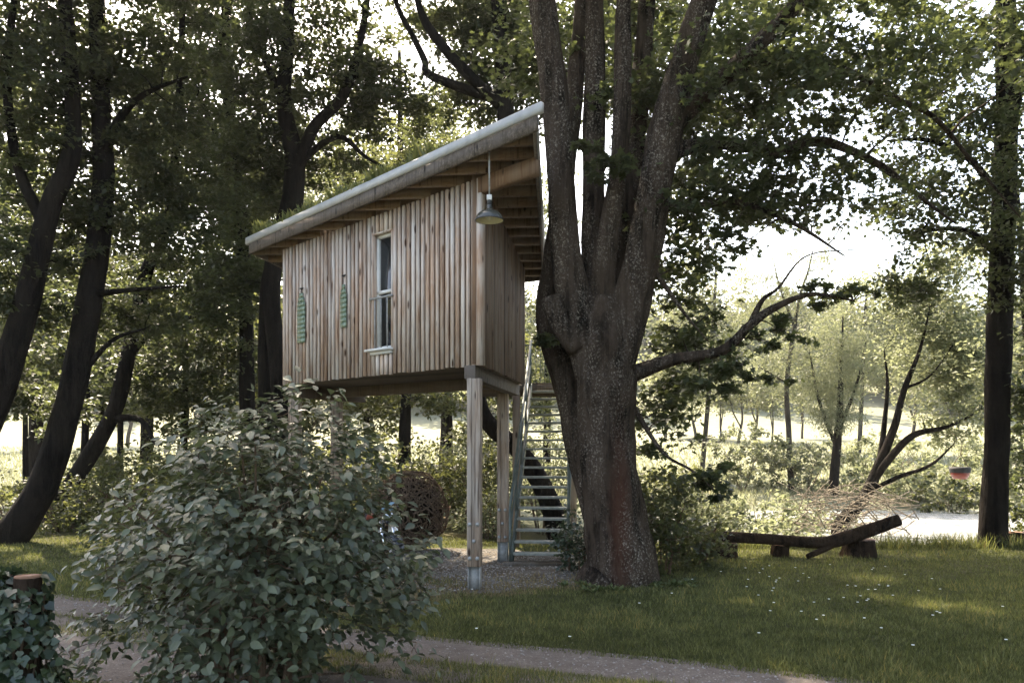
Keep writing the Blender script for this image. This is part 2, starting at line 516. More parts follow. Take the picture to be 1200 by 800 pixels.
# lane: far edge polyline and offsets towards the camera
LANE = catmull([(-11, 13.9), (-6.7, 11.35), (-4, 10.0), (-1, 8.6), (1.2, 7.75), (2.9, 6.95), (5, 5.9), (9, 3.9), (14, 1.2)], 14)
LT = np.gradient(LANE, axis=0); LT /= np.linalg.norm(LT, axis=1, keepdims=True)
LN = np.stack([LT[:, 1], -LT[:, 0]], 1)
LN[LN[:, 1] > 0] *= -1
def lane_offset(x, y):
    """signed distance from the far edge, positive inside the lane"""
    p = np.stack([np.asarray(x, float), np.asarray(y, float)], -1)
    d = p[:, None, :] - LANE[None, :, :]
    i = np.argmin((d ** 2).sum(-1), 1)
    k = np.arange(len(p))
    return (d[k, i] * LN[i]).sum(-1)
m, nt, out = mat('lane_gravel')
v = coords(nt)
n1 = noise_tex(nt, v, 0.9, 5, 0.65)
n2 = noise_tex(nt, v, 42, 4, 0.75)
n3 = noise_tex(nt, v, 7, 5, 0.7)
c = ramp(nt, n3, [(0.3, (0.085, 0.068, 0.056)), (0.7, (0.15, 0.125, 0.108))])
c = mix(nt, ramp(nt, n2, [(0.58, 0.0), (0.68, 0.75)]), c, (0.36, 0.33, 0.31))
c = mix(nt, ramp(nt, n1, [(0.45, 0.0), (0.65, 0.55)]), c, (0.085, 0.066, 0.053))
principled(nt, out, c, 0.95, 0.15, bump(nt, n2, 0.7, 0.02))
M['lane'] = m
lv, lf = [], []
ncol = 14
for i in range(len(LANE)):
    j0 = 0.07 * mnoise.noise(Vector((i * 0.9, 0, 0))) + 0.05 * mnoise.noise(Vector((i * 3.1, 4, 0)))
    j1 = 0.10 * mnoise.noise(Vector((i * 0.7, 9, 0)))
    for k in range(ncol):
        t = k / (ncol - 1)
        o = j0 * (1 - t) + (2.75 + j1) * t
        q = LANE[i] + LN[i] * o
        rut = -0.0 + 0.025 * math.exp(-((o - 1.25) / 0.35) ** 2) + 0.006
        if k in (0, ncol - 1): rut = 0.004
        lv.append((q[0], q[1], rut))
for i in range(len(LANE) - 1):
    for k in range(ncol - 1):
        a = i * ncol + k
        lf.append([a, a + 1, a + 1 + ncol, a + ncol])
tag(link('lane', arr_mesh('lane', np.array(lv), lf, smooth=True), M['lane']), kind='structure')

# gravel yard under the house
m, nt, out = mat('yard_gravel')
v = coords(nt)
n2 = noise_tex(nt, v, 36, 4, 0.8)
n3 = noise_tex(nt, v, 1.6, 5, 0.7)
c = ramp(nt, n2, [(0.35, (0.06, 0.053, 0.045)), (0.6, (0.15, 0.135, 0.118)), (0.75, (0.27, 0.25, 0.225))])
c = mix(nt, ramp(nt, n3, [(0.42, 0.0), (0.58, 0.85)]), c, (0.06, 0.043, 0.026))
principled(nt, out, c, 0.95, 0.15, bump(nt, n2, 0.8, 0.02))
M['yard'] = m
def yard_r(a):
    return 1 + 0.13 * math.sin(3 * a + 1) + 0.09 * math.sin(7 * a) + 0.05 * math.sin(13 * a + 2)
YC = (-1.9, 13.6); YA, YB = 3.4, 3.3
yv = [(YC[0], YC[1], 0.005)]
for k in range(72):
    a = 2 * math.pi * k / 72
    yv.append((YC[0] + YA * yard_r(a) * math.cos(a), YC[1] + YB * yard_r(a) * math.sin(a), 0.005))
tag(link('gravel_yard', arr_mesh('gravel_yard', np.array(yv), [[0, k + 1, (k + 1) % 72 + 1] for k in range(72)]), M['yard']), kind='structure')
def in_yard(x, y, grow=0.0):
    a = np.arctan2((y - YC[1]) / YB, (x - YC[0]) / YA)
    rr = np.hypot((x - YC[0]) / YA, (y - YC[1]) / YB)
    lim = 1 + 0.13 * np.sin(3 * a + 1) + 0.09 * np.sin(7 * a) + 0.05 * np.sin(13 * a + 2)
    return rr < lim + grow

# river
m, nt, out = mat('river_water')
v = coords(nt, (1, 2.2, 1))
n1 = noise_tex(nt, v, 1.6, 5, 0.65)
n2 = noise_tex(nt, v, 7, 3, 0.6)
ad = nt.nodes.new('ShaderNodeMath'); ad.operation = 'ADD'
nt.links.new(n1, ad.inputs[0]); nt.links.new(n2, ad.inputs[1])
c = ramp(nt, n1, [(0.38, (0.12, 0.125, 0.11)), (0.66, (0.42, 0.42, 0.40))])
principled(nt, out, c, 0.22, 0.6, bump(nt, ad.outputs[0], 0.55, 0.12))
M['river'] = m
tag(link('river', arr_mesh('river', np.array([(-6, 16.0, -0.55), (110, 16.0, -0.55), (110, 39, -0.55), (-6, 39, -0.55)]), [[0, 1, 2, 3]]), M['river']), kind='structure')

# ---------------------------------------------------------------- leaves
def unit(a): return a / (np.linalg.norm(a, axis=-1, keepdims=True) + 1e-9)
def leaf_template(kind):
    if kind == 'kite':            # 2 triangles folded on the midrib
        v = np.array([(0, 0, 0), (-0.33, 0.45, 0.10), (0, 1, -0.06), (0.33, 0.45, 0.10)])
        f = np.array([(0, 2, 1), (0, 3, 2)])
    elif kind == 'slim':
        v = np.array([(0, 0, 0), (-0.12, 0.45, 0.03), (0, 1, -0.08), (0.12, 0.45, 0.03)])
        f = np.array([(0, 2, 1), (0, 3, 2)])
    elif kind == 'lobed':         # maple-like
        v = np.array([(0, 0, 0), (-0.42, 0.16, 0.06), (-0.20, 0.38, 0.02), (-0.46, 0.66, 0.05), (-0.14, 0.62, 0.0), (0, 1, -0.08),
                      (0.14, 0.62, 0.0), (0.46, 0.66, 0.05), (0.20, 0.38, 0.02), (0.42, 0.16, 0.06)])
        f = np.array([(0, 2, 1), (2, 4, 3), (0, 4, 2), (0, 6, 4), (4, 6, 5), (0, 8, 6), (6, 8, 7), (0, 9, 8)])
    elif kind == 'ivy':           # broad heart with blunt side lobes
        v = np.array([(0, 0.08, 0), (-0.3, 0.0, 0.05), (-0.5, 0.36, 0.06), (-0.28, 0.6, 0.03), (0, 1, -0.08), (0.28, 0.6, 0.03), (0.5, 0.36, 0.06), (0.3, 0.0, 0.05)])
        f = np.array([(0, 2, 1), (0, 3, 2), (0, 4, 3), (0, 5, 4), (0, 6, 5), (0, 7, 6)])
    else:                         # ovate
        v = np.array([(0, 0, 0), (-0.25, 0.22, 0.06), (-0.31, 0.5, 0.08), (-0.17, 0.8, 0.02), (0, 1.05, -0.10),
                      (0.17, 0.8, 0.02), (0.31, 0.5, 0.08), (0.25, 0.22, 0.06), (0, 0.5, -0.01)])
        f = np.array([(0, 8, 1), (1, 8, 2), (2, 8, 3), (3, 8, 4), (4, 8, 5), (5, 8, 6), (6, 8, 7), (7, 8, 0)])
    return v, f

def leaf_frames(pos, tilt=0.55, droop=0.25, outward=None):
    n = len(pos)
    nor = np.zeros((n, 3)); nor[:, 2] = 1
    nor += rng.normal(0, tilt, (n, 3))
    if outward is not None: nor += outward
    nor = unit(nor)
    d = rng.normal(0, 1, (n, 3)); d[:, 2] -= droop * 2
    if outward is not None: d += outward * 0.8
    d = unit(d - nor * (d * nor).sum(1, keepdims=True))
    s = np.cross(d, nor)
    return s, d, nor

def leaf_arrays(pos, size, kind, frames):
    tv, tf = leaf_template(kind)
    s, d, nor = frames
    size = np.broadcast_to(np.asarray(size, float), (len(pos),))
    v = pos[:, None, :] + size[:, None, None] * (tv[None, :, 0:1] * s[:, None] + tv[None, :, 1:2] * d[:, None] + tv[None, :, 2:3] * nor[:, None])
    k = len(tv)
    f = (np.arange(len(pos)) * k)[:, None, None] + tf[None]
    return v.reshape(-1, 3), f.reshape(-1, 3), k

def leaves_obj(name, pos, size, kind, material, parent, frames=None, rnd=None, tilt=0.55, droop=0.25):
    if frames is None: frames = leaf_frames(pos, tilt, droop)
    v, f, k = leaf_arrays(pos, size, kind, frames)
    if rnd is None: rnd = rng.random(len(pos))
    me = arr_mesh(name, v - wloc(parent), f, np.repeat(rnd, k))
    return link(name, me, material, parent)

# ---------------------------------------------------------------- trees
def grow(nodes, nrad, clumps, taper=0.55, k=5, rmax=0.05, steps=5):
    """joins each leaf clump to the nearest piece of the tree by a bent branch"""
    V, F, off = [], [], 0
    if len(clumps) == 0: return np.zeros((0, 3)), []
    nodes = list(map(np.asarray, nodes)); nrad = list(nrad)
    A = np.array(nodes); RA = np.array(nrad)
    d0 = np.array([np.min(((A - c) ** 2).sum(1)) for c in clumps])
    for ci in np.argsort(d0):
        c = clumps[ci]
        dv = c - A
        dist = np.sqrt((dv ** 2).sum(1))
        # prefer to leave from below and from wood that is thick enough
        cost = dist + 0.9 * np.clip(-dv[:, 2] * 0.8, 0, None) + 0.25 * (RA < 0.012)
        i = int(np.argmin(cost))
        a, ra = A[i], RA[i]
        L = dist[i]
        if L < 0.06: continue
        r0 = min(ra * 0.62, 0.010 + 0.011 * L, rmax)
        mid = (a + c) / 2 + rng.normal(0, 0.09 * L, 3) + np.array([0, 0, 0.12 * L])
        t = np.linspace(0, 1, steps)[:, None]
        pts = (1 - t) ** 2 * a + 2 * t * (1 - t) * mid + t ** 2 * c
        pts[1:-1] += rng.normal(0, 0.025 * L, (steps - 2, 3))
        rad = np.linspace(r0, max(0.004, r0 * 0.35), steps)
        v, f = tube_arrays(pts, rad, k, cap=False)
        V.append(v); F += [[q + off for q in g] for g in f]; off += len(v)
        A = np.vstack([A, pts[1:]]); RA = np.concatenate([RA, rad[1:]])
    return (np.concatenate(V) if V else np.zeros((0, 3))), F

def blob_clumps(blobs):
    out, sz = [], []
    for (x, y, Y, rx, ry, rz, n, s) in blobs:
        c = P(x, y, Y)
        u = unit(rng.normal(0, 1, (n, 3))) * (rng.random((n, 1)) ** 0.42)
        out.append(c + u * np.array([rx, ry, rz])); sz.append(np.full(n, s) * rng.uniform(0.7, 1.25, n))
    return np.concatenate(out), np.concatenate(sz)

def clump_leaves(cl, cs, per, flat=0.4):
    n = len(cl)
    cnt = np.maximum(3, (per * rng.uniform(0.5, 1.4, n)).astype(int))
    idx = np.repeat(np.arange(n), cnt)
    u = unit(rng.normal(0, 1, (len(idx), 3))) * (rng.random((len(idx), 1)) ** 0.75) * 1.25
    u[:, 2] *= flat
    # each clump is a spray that leans its own way
    tilt = rng.normal(0, 0.22, (n, 2))
    pos = cl[idx] + u * cs[idx][:, None]
    pos[:, 2] += (u[:, :2] * tilt[idx]).sum(1) * cs[idx] - 0.12 * cs[idx] * (u[:, 0] ** 2 + u[:, 1] ** 2)
    return pos, idx

def make_tree(name, label, stems, blobs, bark, leafm, per=60, size=0.12, kind='kite', group=None, k=12, rough=0.12,
              flat=0.4, tilt=0.55, droop=0.3, cat='tree', stem_names=None, rmax=0.05, sub=5, crown_name='crown'):
    """stems: list of [(px, py, Y, radius), ...]; the first is the trunk"""
    pts0 = stems[0][0]
    base = P(pts0[0], pts0[1], pts0[2])
    root = thing(name, label, cat, (float(base[0]), float(base[1]), float(height(base[0], base[1]))), group)
    nodes, nrad = [], []
    for si, st in enumerate(stems):
        rows = np.array([np.concatenate([P(a, b, c), [r]]) for a, b, c, r in st])
        if si == 0 and rows[0, 2] > height(base[0], base[1]) - 0.1:
            rows = np.vstack([[rows[0, 0], rows[0, 1], height(base[0], base[1]) - 0.15, rows[0, 3] * 1.12], rows])
        sm = catmull(rows, sub)
        sm[:, 3] = np.clip(sm[:, 3], 0.006, None)
        kk = k if rows[0, 3] > 0.09 else max(6, k // 2)
        mb = MB().tube(sm[:, :3], sm[:, 3], kk, True, rough, si + len(name))
        nm = (stem_names[si] if stem_names else None) or ('trunk' if si == 0 else 'limb')
        mb.build(nm, bark, root, smooth=True)
        nodes += list(sm[:, :3]); nrad += list(sm[:, 3])
    if blobs:
        if leafm is M['forest']: per = int(per * 1.45)
        cl, cs = blob_clumps(blobs)
        # keep wood off the lowest part of the trunk
        nz = np.array(nodes); keep = nz[:, 2] > wloc(root)[2] + 1.0
        if keep.sum() < 3: keep[:] = True
        V, F = grow(nz[keep], np.array(nrad)[keep], cl, rmax=rmax)
        if len(F):
            tag(link('branches', arr_mesh('branches', V - wloc(root), F, smooth=True), bark, root), kind='stuff')
        pos, idx = clump_leaves(cl, cs, per, flat)
        sz = size * rng.uniform(0.65, 1.2, len(pos))
        crn = rng.random(len(cl))
        rnd = np.clip(0.6 * rng.random(len(pos)) + 0.4 * crn[idx], 0, 1)
        leaves_obj(crown_name, pos, sz, kind, leafm, root, rnd=rnd, tilt=tilt, droop=droop)
    return root

def make_shrub(name, label, px, Y, w, h, n, size, leafm, kind='kite', group=None, z=None, cat='shrub', depth=None, tilt=0.7, stem=True, wood=None, per=26, cs=0.2):
    x = (px - 600) / FPX * Y
    z0 = float(height(x, Y)) if z is None else z
    root = thing(name, label, cat, (x, Y, z0), group)
    depth = depth or w
    m = max(6, n // per)
    u = unit(rng.normal(0, 1, (m, 3))) * (rng.random((m, 1)) ** 0.4)
    cl = np.array([x, Y, z0 + h * 0.5]) + u * np.array([w, depth, h * 0.52])
    cl[:, 2] = np.maximum(cl[:, 2], z0 + 0.06)
    if stem:
        nodes, nr = [], []
        mb = MB()
        for i in range(7):
            a = rng.uniform(0, 6.28)
            b = np.array([x + 0.12 * math.cos(a), Y + 0.12 * math.sin(a), z0 - 0.05])
            e = np.array([x + w * 0.6 * math.cos(a), Y + depth * 0.6 * math.sin(a), z0 + h * rng.uniform(0.5, 0.85)])
            pts = catmull([b, (b + e) / 2 + np.array([0, 0, h * 0.12]), e], 4)
            mb.tube(pts, np.linspace(0.02, 0.007, len(pts)), 5)
            nodes += list(pts); nr += list(np.linspace(0.02, 0.007, len(pts)))
        V, F = grow(nodes, nr, cl[:160], k=4, rmax=0.012, steps=4)
        if len(F): mb.add(V, F)
        mb.build('stems', wood or M['twigwood'], root, smooth=True)
    pos, idx = clump_leaves(cl, np.full(m, cs), per, 0.7)
    pos[:, 2] = np.maximum(pos[:, 2], z0 + 0.02)
    rnd = np.clip(0.6 * rng.random(len(pos)) + 0.4 * rng.random(m)[idx], 0, 1)
    leaves_obj('foliage', pos, size * rng.uniform(0.6, 1.25, len(pos)), kind, leafm, root, rnd=rnd, tilt=tilt, droop=0.3)
    return root

# ---------------------------------------------------------------- the tree house
M['purlin'] = wood_mat('purlin_wood', [(0.09, 0.05, 0.028), (0.16, 0.10, 0.06), (0.22, 0.148, 0.095)], (0.17, 0.125, 0.09), grain=(0.6, 9, 9), var=0.25)
hc, hl, hr, hb = np.array([-0.45, 11.5]), np.array([-4.14, 14.8]), np.array([0.19, 14.66]), np.array([-3.2, 16.6])
ZB = 3.18
def ztop(x, y): return 5.82 - 0.0917 * (x + 0.45) - 0.1586 * (y - 11.5)
house = thing('tree_house', 'wooden tree house on stilts clad in vertical larch slats under a sloping green roof', 'tree house', (-1.9, 14.2, 0))

def wall(a, b, label, slat_mat, pitch, skip=None, slat_w=0.058):
    """backing board from a to b with slats proud of it on the outer side"""
    d = (b - a); L = np.linalg.norm(d); d /= L
    n = np.array([d[1], -d[0]])
    cen = (hc + hl + hr + hb) / 4
    if np.dot(n, a - cen) < 0: n = -n
    m_ = MB()
    spans = [(0.0, L, None)] if skip is None else [(0.0, skip[0], None), (skip[1], L, None), (skip[0], skip[1], 'low'), (skip[0], skip[1], 'high')]
    for s0, s1, part in spans:
        p0, p1 = a + d * s0, a + d * s1
        poly = [tuple(p0), tuple(p1), tuple(p1 - n * 0.12), tuple(p0 - n * 0.12)]
        if part == 'low': m_.prism(poly, ZB + 0.02, skip[2])
        elif part == 'high': m_.prism(poly, skip[3], lambda x, y: ztop(x, y) + 0.12)
        else: m_.prism(poly, ZB + 0.02, lambda x, y: ztop(x, y) + 0.12)
    w = m_.build('wall', M['backing'], house)
    w['label'] = label
    ns = int(round(L / pitch))
    for i in range(ns + 1):
        s = min(max(i * L / ns, slat_w * 0.5 - 0.02), L - slat_w * 0.5 + 0.02)
        c = a + d * s
        jw = slat_w * random.uniform(0.9, 1.08)
        pr = 0.042 + random.uniform(-0.004, 0.004)
        p0, p1 = c - d * jw / 2, c + d * jw / 2
        poly = [tuple(p0 - n * 0.003), tuple(p1 - n * 0.003), tuple(p1 + n * pr), tuple(p0 + n * pr)]
        zb = ZB + random.uniform(-0.012, 0.008)
        segs = [(zb, None)]
        if skip is not None and skip[0] - 0.03 < s < skip[1] + 0.03:
            segs = [(zb, skip[2] - 0.06), (skip[3] + 0.02, None)]
        for z0, z1 in segs:
            o = MB().prism(poly, z0, (lambda x, y: ztop(x, y) - 0.004) if z1 is None else z1).build('slat', slat_mat, w)
    return w

# window position along the long wall (from the near corner)
dl = (hl - hc); LL = np.linalg.norm(dl); dl /= LL
def along(px):
    t = (px - 600) / FPX
    # hc + dl*s ; x = t*y
    return (t * hc[1] - hc[0]) / (dl[0] - t * dl[1])
sw0, sw1 = along(461.5), along(440.5)
swm = (sw0 + sw1) / 2
ym = hc[1] + dl[1] * swm
wz0 = CAMZ + (HOR - 409) / FPX * ym
wz1 = CAMZ + (HOR - 274) / FPX * ym
nl = np.array([dl[1], -dl[0]])
if np.dot(nl, -hc) < 0: nl = -nl
wall(hc, hl, 'long wall of grey-pink weathered larch slats', M['slat'], 0.108, (sw0, sw1, wz0, wz1))
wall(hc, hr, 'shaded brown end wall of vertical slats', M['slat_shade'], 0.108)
wall(hl, hb, None or 'short back end wall of vertical slats', M['slat'], 0.12)
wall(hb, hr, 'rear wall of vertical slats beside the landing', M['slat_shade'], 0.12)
# corner board
MB().prism([tuple(hc + nl * 0.046 + dl * 0.02), tuple(hc + nl * 0.046 - dl * 0.05), tuple(hc - nl * 0.05 - dl * 0.05), tuple(hc - nl * 0.05 + dl * 0.02)], ZB - 0.004, lambda x, y: ztop(x, y) - 0.006).build('corner_board', M['slat'], house)

# window
def wpt(s, o, z): return np.array([*(hc + dl * s + nl * o), z])
win = MB()
fw = 0.05
for s in (sw0 + fw / 2, sw1 - fw / 2):
    win.bar(wpt(s, -0.045, wz0), wpt(s, -0.045, wz1), fw, 0.07, up=(nl[0], nl[1], 0))
for z in (wz0 + fw / 2, wz1 - fw / 2, wz0 + (wz1 - wz0) * 0.50):
    win.bar(wpt(sw0 + 0.002, -0.043, z), wpt(sw1 - 0.002, -0.043, z), 0.066, fw)
window = win.build('window', M['white'], house)
window['label'] = 'tall narrow casement window with pale frame'
MB().bar(wpt((sw0 + sw1) / 2, -0.07, wz0 + 0.01), wpt((sw0 + sw1) / 2, -0.07, wz1 - 0.01), sw1 - sw0 - 0.02, 0.012, up=(nl[0], nl[1], 0)).build('pane', M['pane'], window)
rv = MB()
rv.bar(wpt(sw1 + 0.004, 0.0, wz0 - 0.02), wpt(sw1 + 0.004, 0.0, wz1 + 0.03), 0.025, 0.13, up=(nl[0], nl[1], 0))
rv.bar(wpt(sw0 - 0.004, 0.0, wz0 - 0.02), wpt(sw0 - 0.004, 0.0, wz1 + 0.03), 0.025, 0.10, up=(nl[0], nl[1], 0))
rv.bar(wpt(sw0 - 0.02, 0.002, wz1 + 0.014), wpt(sw1 + 0.02, 0.002, wz1 + 0.014), 0.12, 0.025)
rv.build('reveal', M['slat'], window)
MB().bar(wpt(sw0 - 0.03, 0.05, wz0 - 0.015), wpt(sw1 + 0.12, 0.05, wz0 - 0.015), 0.20, 0.035).build('sill', M['white'], window)
MB().bar(wpt(sw0 + 0.0, 0.035, wz0 - 0.06), wpt(sw1 + 0.05, 0.035, wz0 - 0.06), 0.10, 0.05).build('sill_board', M['white'], window)
zr = CAMZ + (HOR - 349) / FPX * ym
MB().bar(wpt(sw0 - 0.04, 0.065, zr), wpt(sw1 + 0.08, 0.065, zr), 0.03, 0.03).build('guard_rail', M['galv'], window)
for s in np.linspace(sw0 + 0.08, sw1 - 0.06, 3):
    MB().bar(wpt(s, 0.066, wz0 - 0.0), wpt(s, 0.066, zr), 0.016, 0.016, up=(nl[0], nl[1], 0)).build('guard_bar', M['galv'], window)

# floor boards under the house
floorp = [tuple(hc), tuple(hr), tuple(hb), tuple(hl)]
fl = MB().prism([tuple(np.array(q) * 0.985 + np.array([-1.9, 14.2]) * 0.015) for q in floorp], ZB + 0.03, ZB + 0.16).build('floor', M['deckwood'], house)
du = unit(hb - hr); dn = np.array([-du[1], du[0]])
if dn[1] < 0: dn = -dn
t0 = min(np.dot(np.array(q) - hc, dn) for q in floorp); t1 = max(np.dot(np.array(q) - hc, dn) for q in floorp)
bw = 0.14
t = t0
while t < t1:
    pl = clip_poly(clip_poly(floorp, hc + dn * (t + 0.004), dn), hc + dn * (t + bw - 0.004), -dn)
    if len(pl) > 2:
        MB().prism(pl, ZB + random.uniform(0.0, 0.004), ZB + 0.03).build('floor_board', M['deckwood'], fl)
    t += bw

# beams under the floor
def beam(name, a, b, w, h, ztop_, m_, par=house):
    return MB().bar((a[0], a[1], ztop_ - h / 2), (b[0], b[1], ztop_ - h / 2), w, h).build(name, m_, par, bevel=0.006)
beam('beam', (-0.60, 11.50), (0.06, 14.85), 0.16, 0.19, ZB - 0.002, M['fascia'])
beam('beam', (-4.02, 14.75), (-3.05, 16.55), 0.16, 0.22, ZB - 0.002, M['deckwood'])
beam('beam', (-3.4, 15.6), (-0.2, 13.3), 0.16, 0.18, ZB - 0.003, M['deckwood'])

# posts with bolts and steel feet
bolt_me = MB().lathe([(0.0, 0.03), (0.012, 0.03), (0.02, 0.022), (0.02, 0.006), (0.03, 0.006), (0.03, 0.0)], (0, 0, 0), 8, (0, -1, 0))
bolt_v, bolt_f = np.concatenate(bolt_me.v), bolt_me.f
bolt_mesh = arr_mesh('bolt', bolt_v, bolt_f)
bolt_mesh.materials.append(M['galv'])
def house_post(x, y, foot, bolts, zt=ZB - 0.19):
    w = 0.19
    a = R(-8)
    ca, sa = math.cos(a), math.sin(a)
    def q(u, v_): return (x + u * ca - v_ * sa, y + u * sa + v_ * ca)
    m_ = MB()
    m_.prism([q(-w / 2, -w / 2), q(-0.032, -w / 2), q(-0.032, w / 2), q(-w / 2, w / 2)], foot, zt)
    m_.prism([q(0.032, -w / 2), q(w / 2, -w / 2), q(w / 2, w / 2), q(0.032, w / 2)], foot + 0.002, zt - 0.001)
    m_.prism([q(-0.0315, -w / 2 + 0.018), q(0.0315, -w / 2 + 0.018), q(0.0315, w / 2 - 0.018), q(-0.0315, w / 2 - 0.018)], foot + 0.001, zt - 0.002)
    p = m_.build('post', M['post'], house, bevel=0.005)
    MB().prism([q(-0.075, -0.03), q(0.075, -0.03), q(0.075, 0.03), q(-0.075, 0.03)], -0.05, foot + 0.01).prism(
        [q(-0.086, -0.08), q(-0.076, -0.08), q(-0.076, 0.08), q(-0.086, 0.08)], -0.05, foot + 0.012).prism(
        [q(0.076, -0.08), q(0.086, -0.08), q(0.086, 0.08), q(0.076, 0.08)], -0.05, foot + 0.011).build('steel_foot', M['galv'], p)
    if bolts:
        for u, z in ((-0.055, 0.93), (0.055, 0.93), (0.0, 0.69), (-0.055, 0.45), (0.055, 0.45)):
            c = q(u, -w / 2 + (0.016 if u == 0 else 0))
            link('bolt', bolt_mesh, None, p, np.array([c[0], c[1], z]) - wloc(house))
    return p
house_post(-0.53, 11.52, 0.33, True)
house_post(-0.16, 14.45, 0.36, True)
house_post(-3.98, 14.88, 0.3, False)
house_post(-3.46, 16.0, 0.3, False)

# roof: purlins, deck, edge boards, zinc trim, planting
rp, rs, rt, rq = np.array([0.30, 10.1]), np.array([0.62, 15.1]), np.array([-3.4, 17.4]), np.array([-4.9, 15.1])
roofp = [tuple(rp), tuple(rs), tuple(rt), tuple(rq)]
def inset(poly, e):
    out_ = list(poly)
    c = np.mean(np.array(poly), 0)
    for i in range(4):
        a, b = np.array(poly[i]), np.array(poly[(i + 1) % 4])
        d = unit(b - a); n = np.array([-d[1], d[0]])
        if np.dot(c - a, n) < 0: n = -n
        out_ = clip_poly(out_, a + n * e, n)
    return out_
def zp(o): return lambda x, y: ztop(x, y) + o
roof = MB().prism(inset(roofp, 0.03), zp(0.145), zp(0.175)).build('roof', M['purlin'], house)
roof['label'] = 'sloping green roof with zinc edge and open wooden eaves'
pu = unit(np.array([1.0, -0.24])); pv = np.array([0.24, 1.0]); pv = unit(pv)
ip = inset(roofp, 0.045)
s0 = min(np.dot(np.array(q), pv) for q in ip); s1 = max(np.dot(np.array(q), pv) for q in ip)
s = s0 + 0.28
while s < s1 - 0.1:
    pl = clip_poly(clip_poly(ip, pv * (s - 0.032), pv), pv * (s + 0.032), -pv)
    if len(pl) > 2: MB().prism(pl, zp(0.0), zp(0.146)).build('purlin', M['purlin'], roof)
    s += 0.335
def edge_board(name, a, b, o0, o1, thick, m_, zoff=0.0):
    """board standing on the roof's outline from a to b"""
    c = np.mean(np.array(roofp), 0)
    d = unit(b - a); n = np.array([-d[1], d[0]])
    if np.dot(c - a, n) < 0: n = -n
    poly = [tuple(a + n * zoff), tuple(b + n * zoff), tuple(b + n * (thick + zoff)), tuple(a + n * (thick + zoff))]
    return MB().prism(poly, zp(o0), zp(o1)).build(name, m_, roof)
edge_board('fascia_board', rp, rq, -0.015, 0.165, 0.042, M['fascia'])
edge_board('fascia_board', rp + (rs - rp) * 0.012, rs, -0.02, 0.172, 0.042, M['fascia'], 0.003)
edge_board('fascia_board', rs, rt, 0.0, 0.168, 0.04, M['fascia'], 0.004)
edge_board('fascia_board', rt, rq, 0.0, 0.166, 0.04, M['fascia'], 0.004)
edge_board('zinc_trim', rp + (rp - rq) / 70, rq + (rq - rp) / 80, 0.17, 0.295, 0.05, M['zinc'], -0.022)
edge_board('zinc_trim', rp, rs, 0.18, 0.29, 0.05, M['zinc'], -0.020)
edge_board('zinc_trim', rs, rt, 0.18, 0.288, 0.05, M['zinc'], -0.018)
edge_board('zinc_trim', rt, rq, 0.18, 0.286, 0.05, M['zinc'], -0.018)
soil = MB().prism(inset(roofp, 0.04), zp(0.176), zp(0.262)).build('roof_soil', M['ground'], roof)
# planting on the roof
cand = rng.uniform([-5, 10], [0.7, 17.4], (9000, 2))
ipp = inset(roofp, 0.03)
def inside(poly, p):
    ok = np.ones(len(p), bool); c = np.mean(np.array(poly), 0)
    for i in range(len(poly)):
        a, b = np.array(poly[i]), np.array(poly[(i + 1) % len(poly)])
        n = np.array([-(b - a)[1], (b - a)[0]])
        if np.dot(c - a, n) < 0: n = -n
        ok &= ((p - a) @ n) > 0
    return ok
cand = cand[inside(ipp, cand)]
dfront = np.abs((cand - rp) @ unit(np.array([(rq - rp)[1], -(rq - rp)[0]])))
tfront = ((cand - rp) @ unit(rq - rp)) / np.linalg.norm(rq - rp)
cand = cand[rng.random(len(cand)) < np.where(tfront > 0.18, 1, 0.25)]
zz = np.array([ztop(a, b) for a, b in cand]) + 0.25
hgt = np.array([0.10 + 0.22 * max(0, mnoise.noise(Vector((a * 1.3, b * 1.3, 0)))) for a, b in cand])
pos = np.column_stack([cand, zz])
fr = leaf_frames(pos, 0.4)
up = unit(np.column_stack([rng.normal(0, 0.5, (len(pos), 2)), np.ones(len(pos))]))
nor = unit(np.cross(up, unit(rng.normal(0, 1, (len(pos), 3)))))
o = leaves_obj('roof_planting', pos, hgt * rng.uniform(0.5, 1.4, len(pos)), 'slim', M['roofplant'], roof, frames=(np.cross(up, nor), up, nor))
o['kind'] = 'stuff'
# fringe of grasses along the front edge
fd_ = unit(rq - rp); fn_ = np.array([fd_[1], -fd_[0]])
if np.dot(fn_, np.mean(np.array(roofp), 0) - rp) < 0: fn_ = -fn_
tt = rng.uniform(0.10, 0.98, 5200) ** 0.85
dens = np.array([0.35 + 0.9 * mnoise.noise(Vector((t_ * 9, 3, 0))) for t_ in tt]) + np.where((tt > 0.25), 0.3, -0.15)
tt = tt[rng.random(len(tt)) < dens]
dd = rng.uniform(0.035, 0.6, len(tt))
xy = rp + tt[:, None] * (rq - rp) + dd[:, None] * fn_
zz = np.array([ztop(a, b) for a, b in xy]) + 0.26
hgt = np.array([0.16 + 0.26 * max(0, mnoise.noise(Vector((t_ * 14, 7, 0))) + 0.2) for t_ in tt]) + dd * 0.25
pos = np.column_stack([xy, zz])
up = unit(np.column_stack([rng.normal(0, 0.45, (len(pos), 2)), np.ones(len(pos))]))
nor = unit(np.cross(up, unit(rng.normal(0, 1, (len(pos), 3)))))
o = leaves_obj('roof_fringe', pos, hgt * rng.uniform(0.4, 1.15, len(pos)), 'slim', M['roofplant'], roof, frames=(np.cross(up, nor), up, nor))
o['kind'] = 'stuff'
tip = pos + up * (hgt * rng.uniform(0.2, 0.9, len(pos)))[:, None]
o = leaves_obj('roof_herbs', tip, 0.055, 'kite', M['roofplant'], roof, tilt=0.9); o['kind'] = 'stuff'
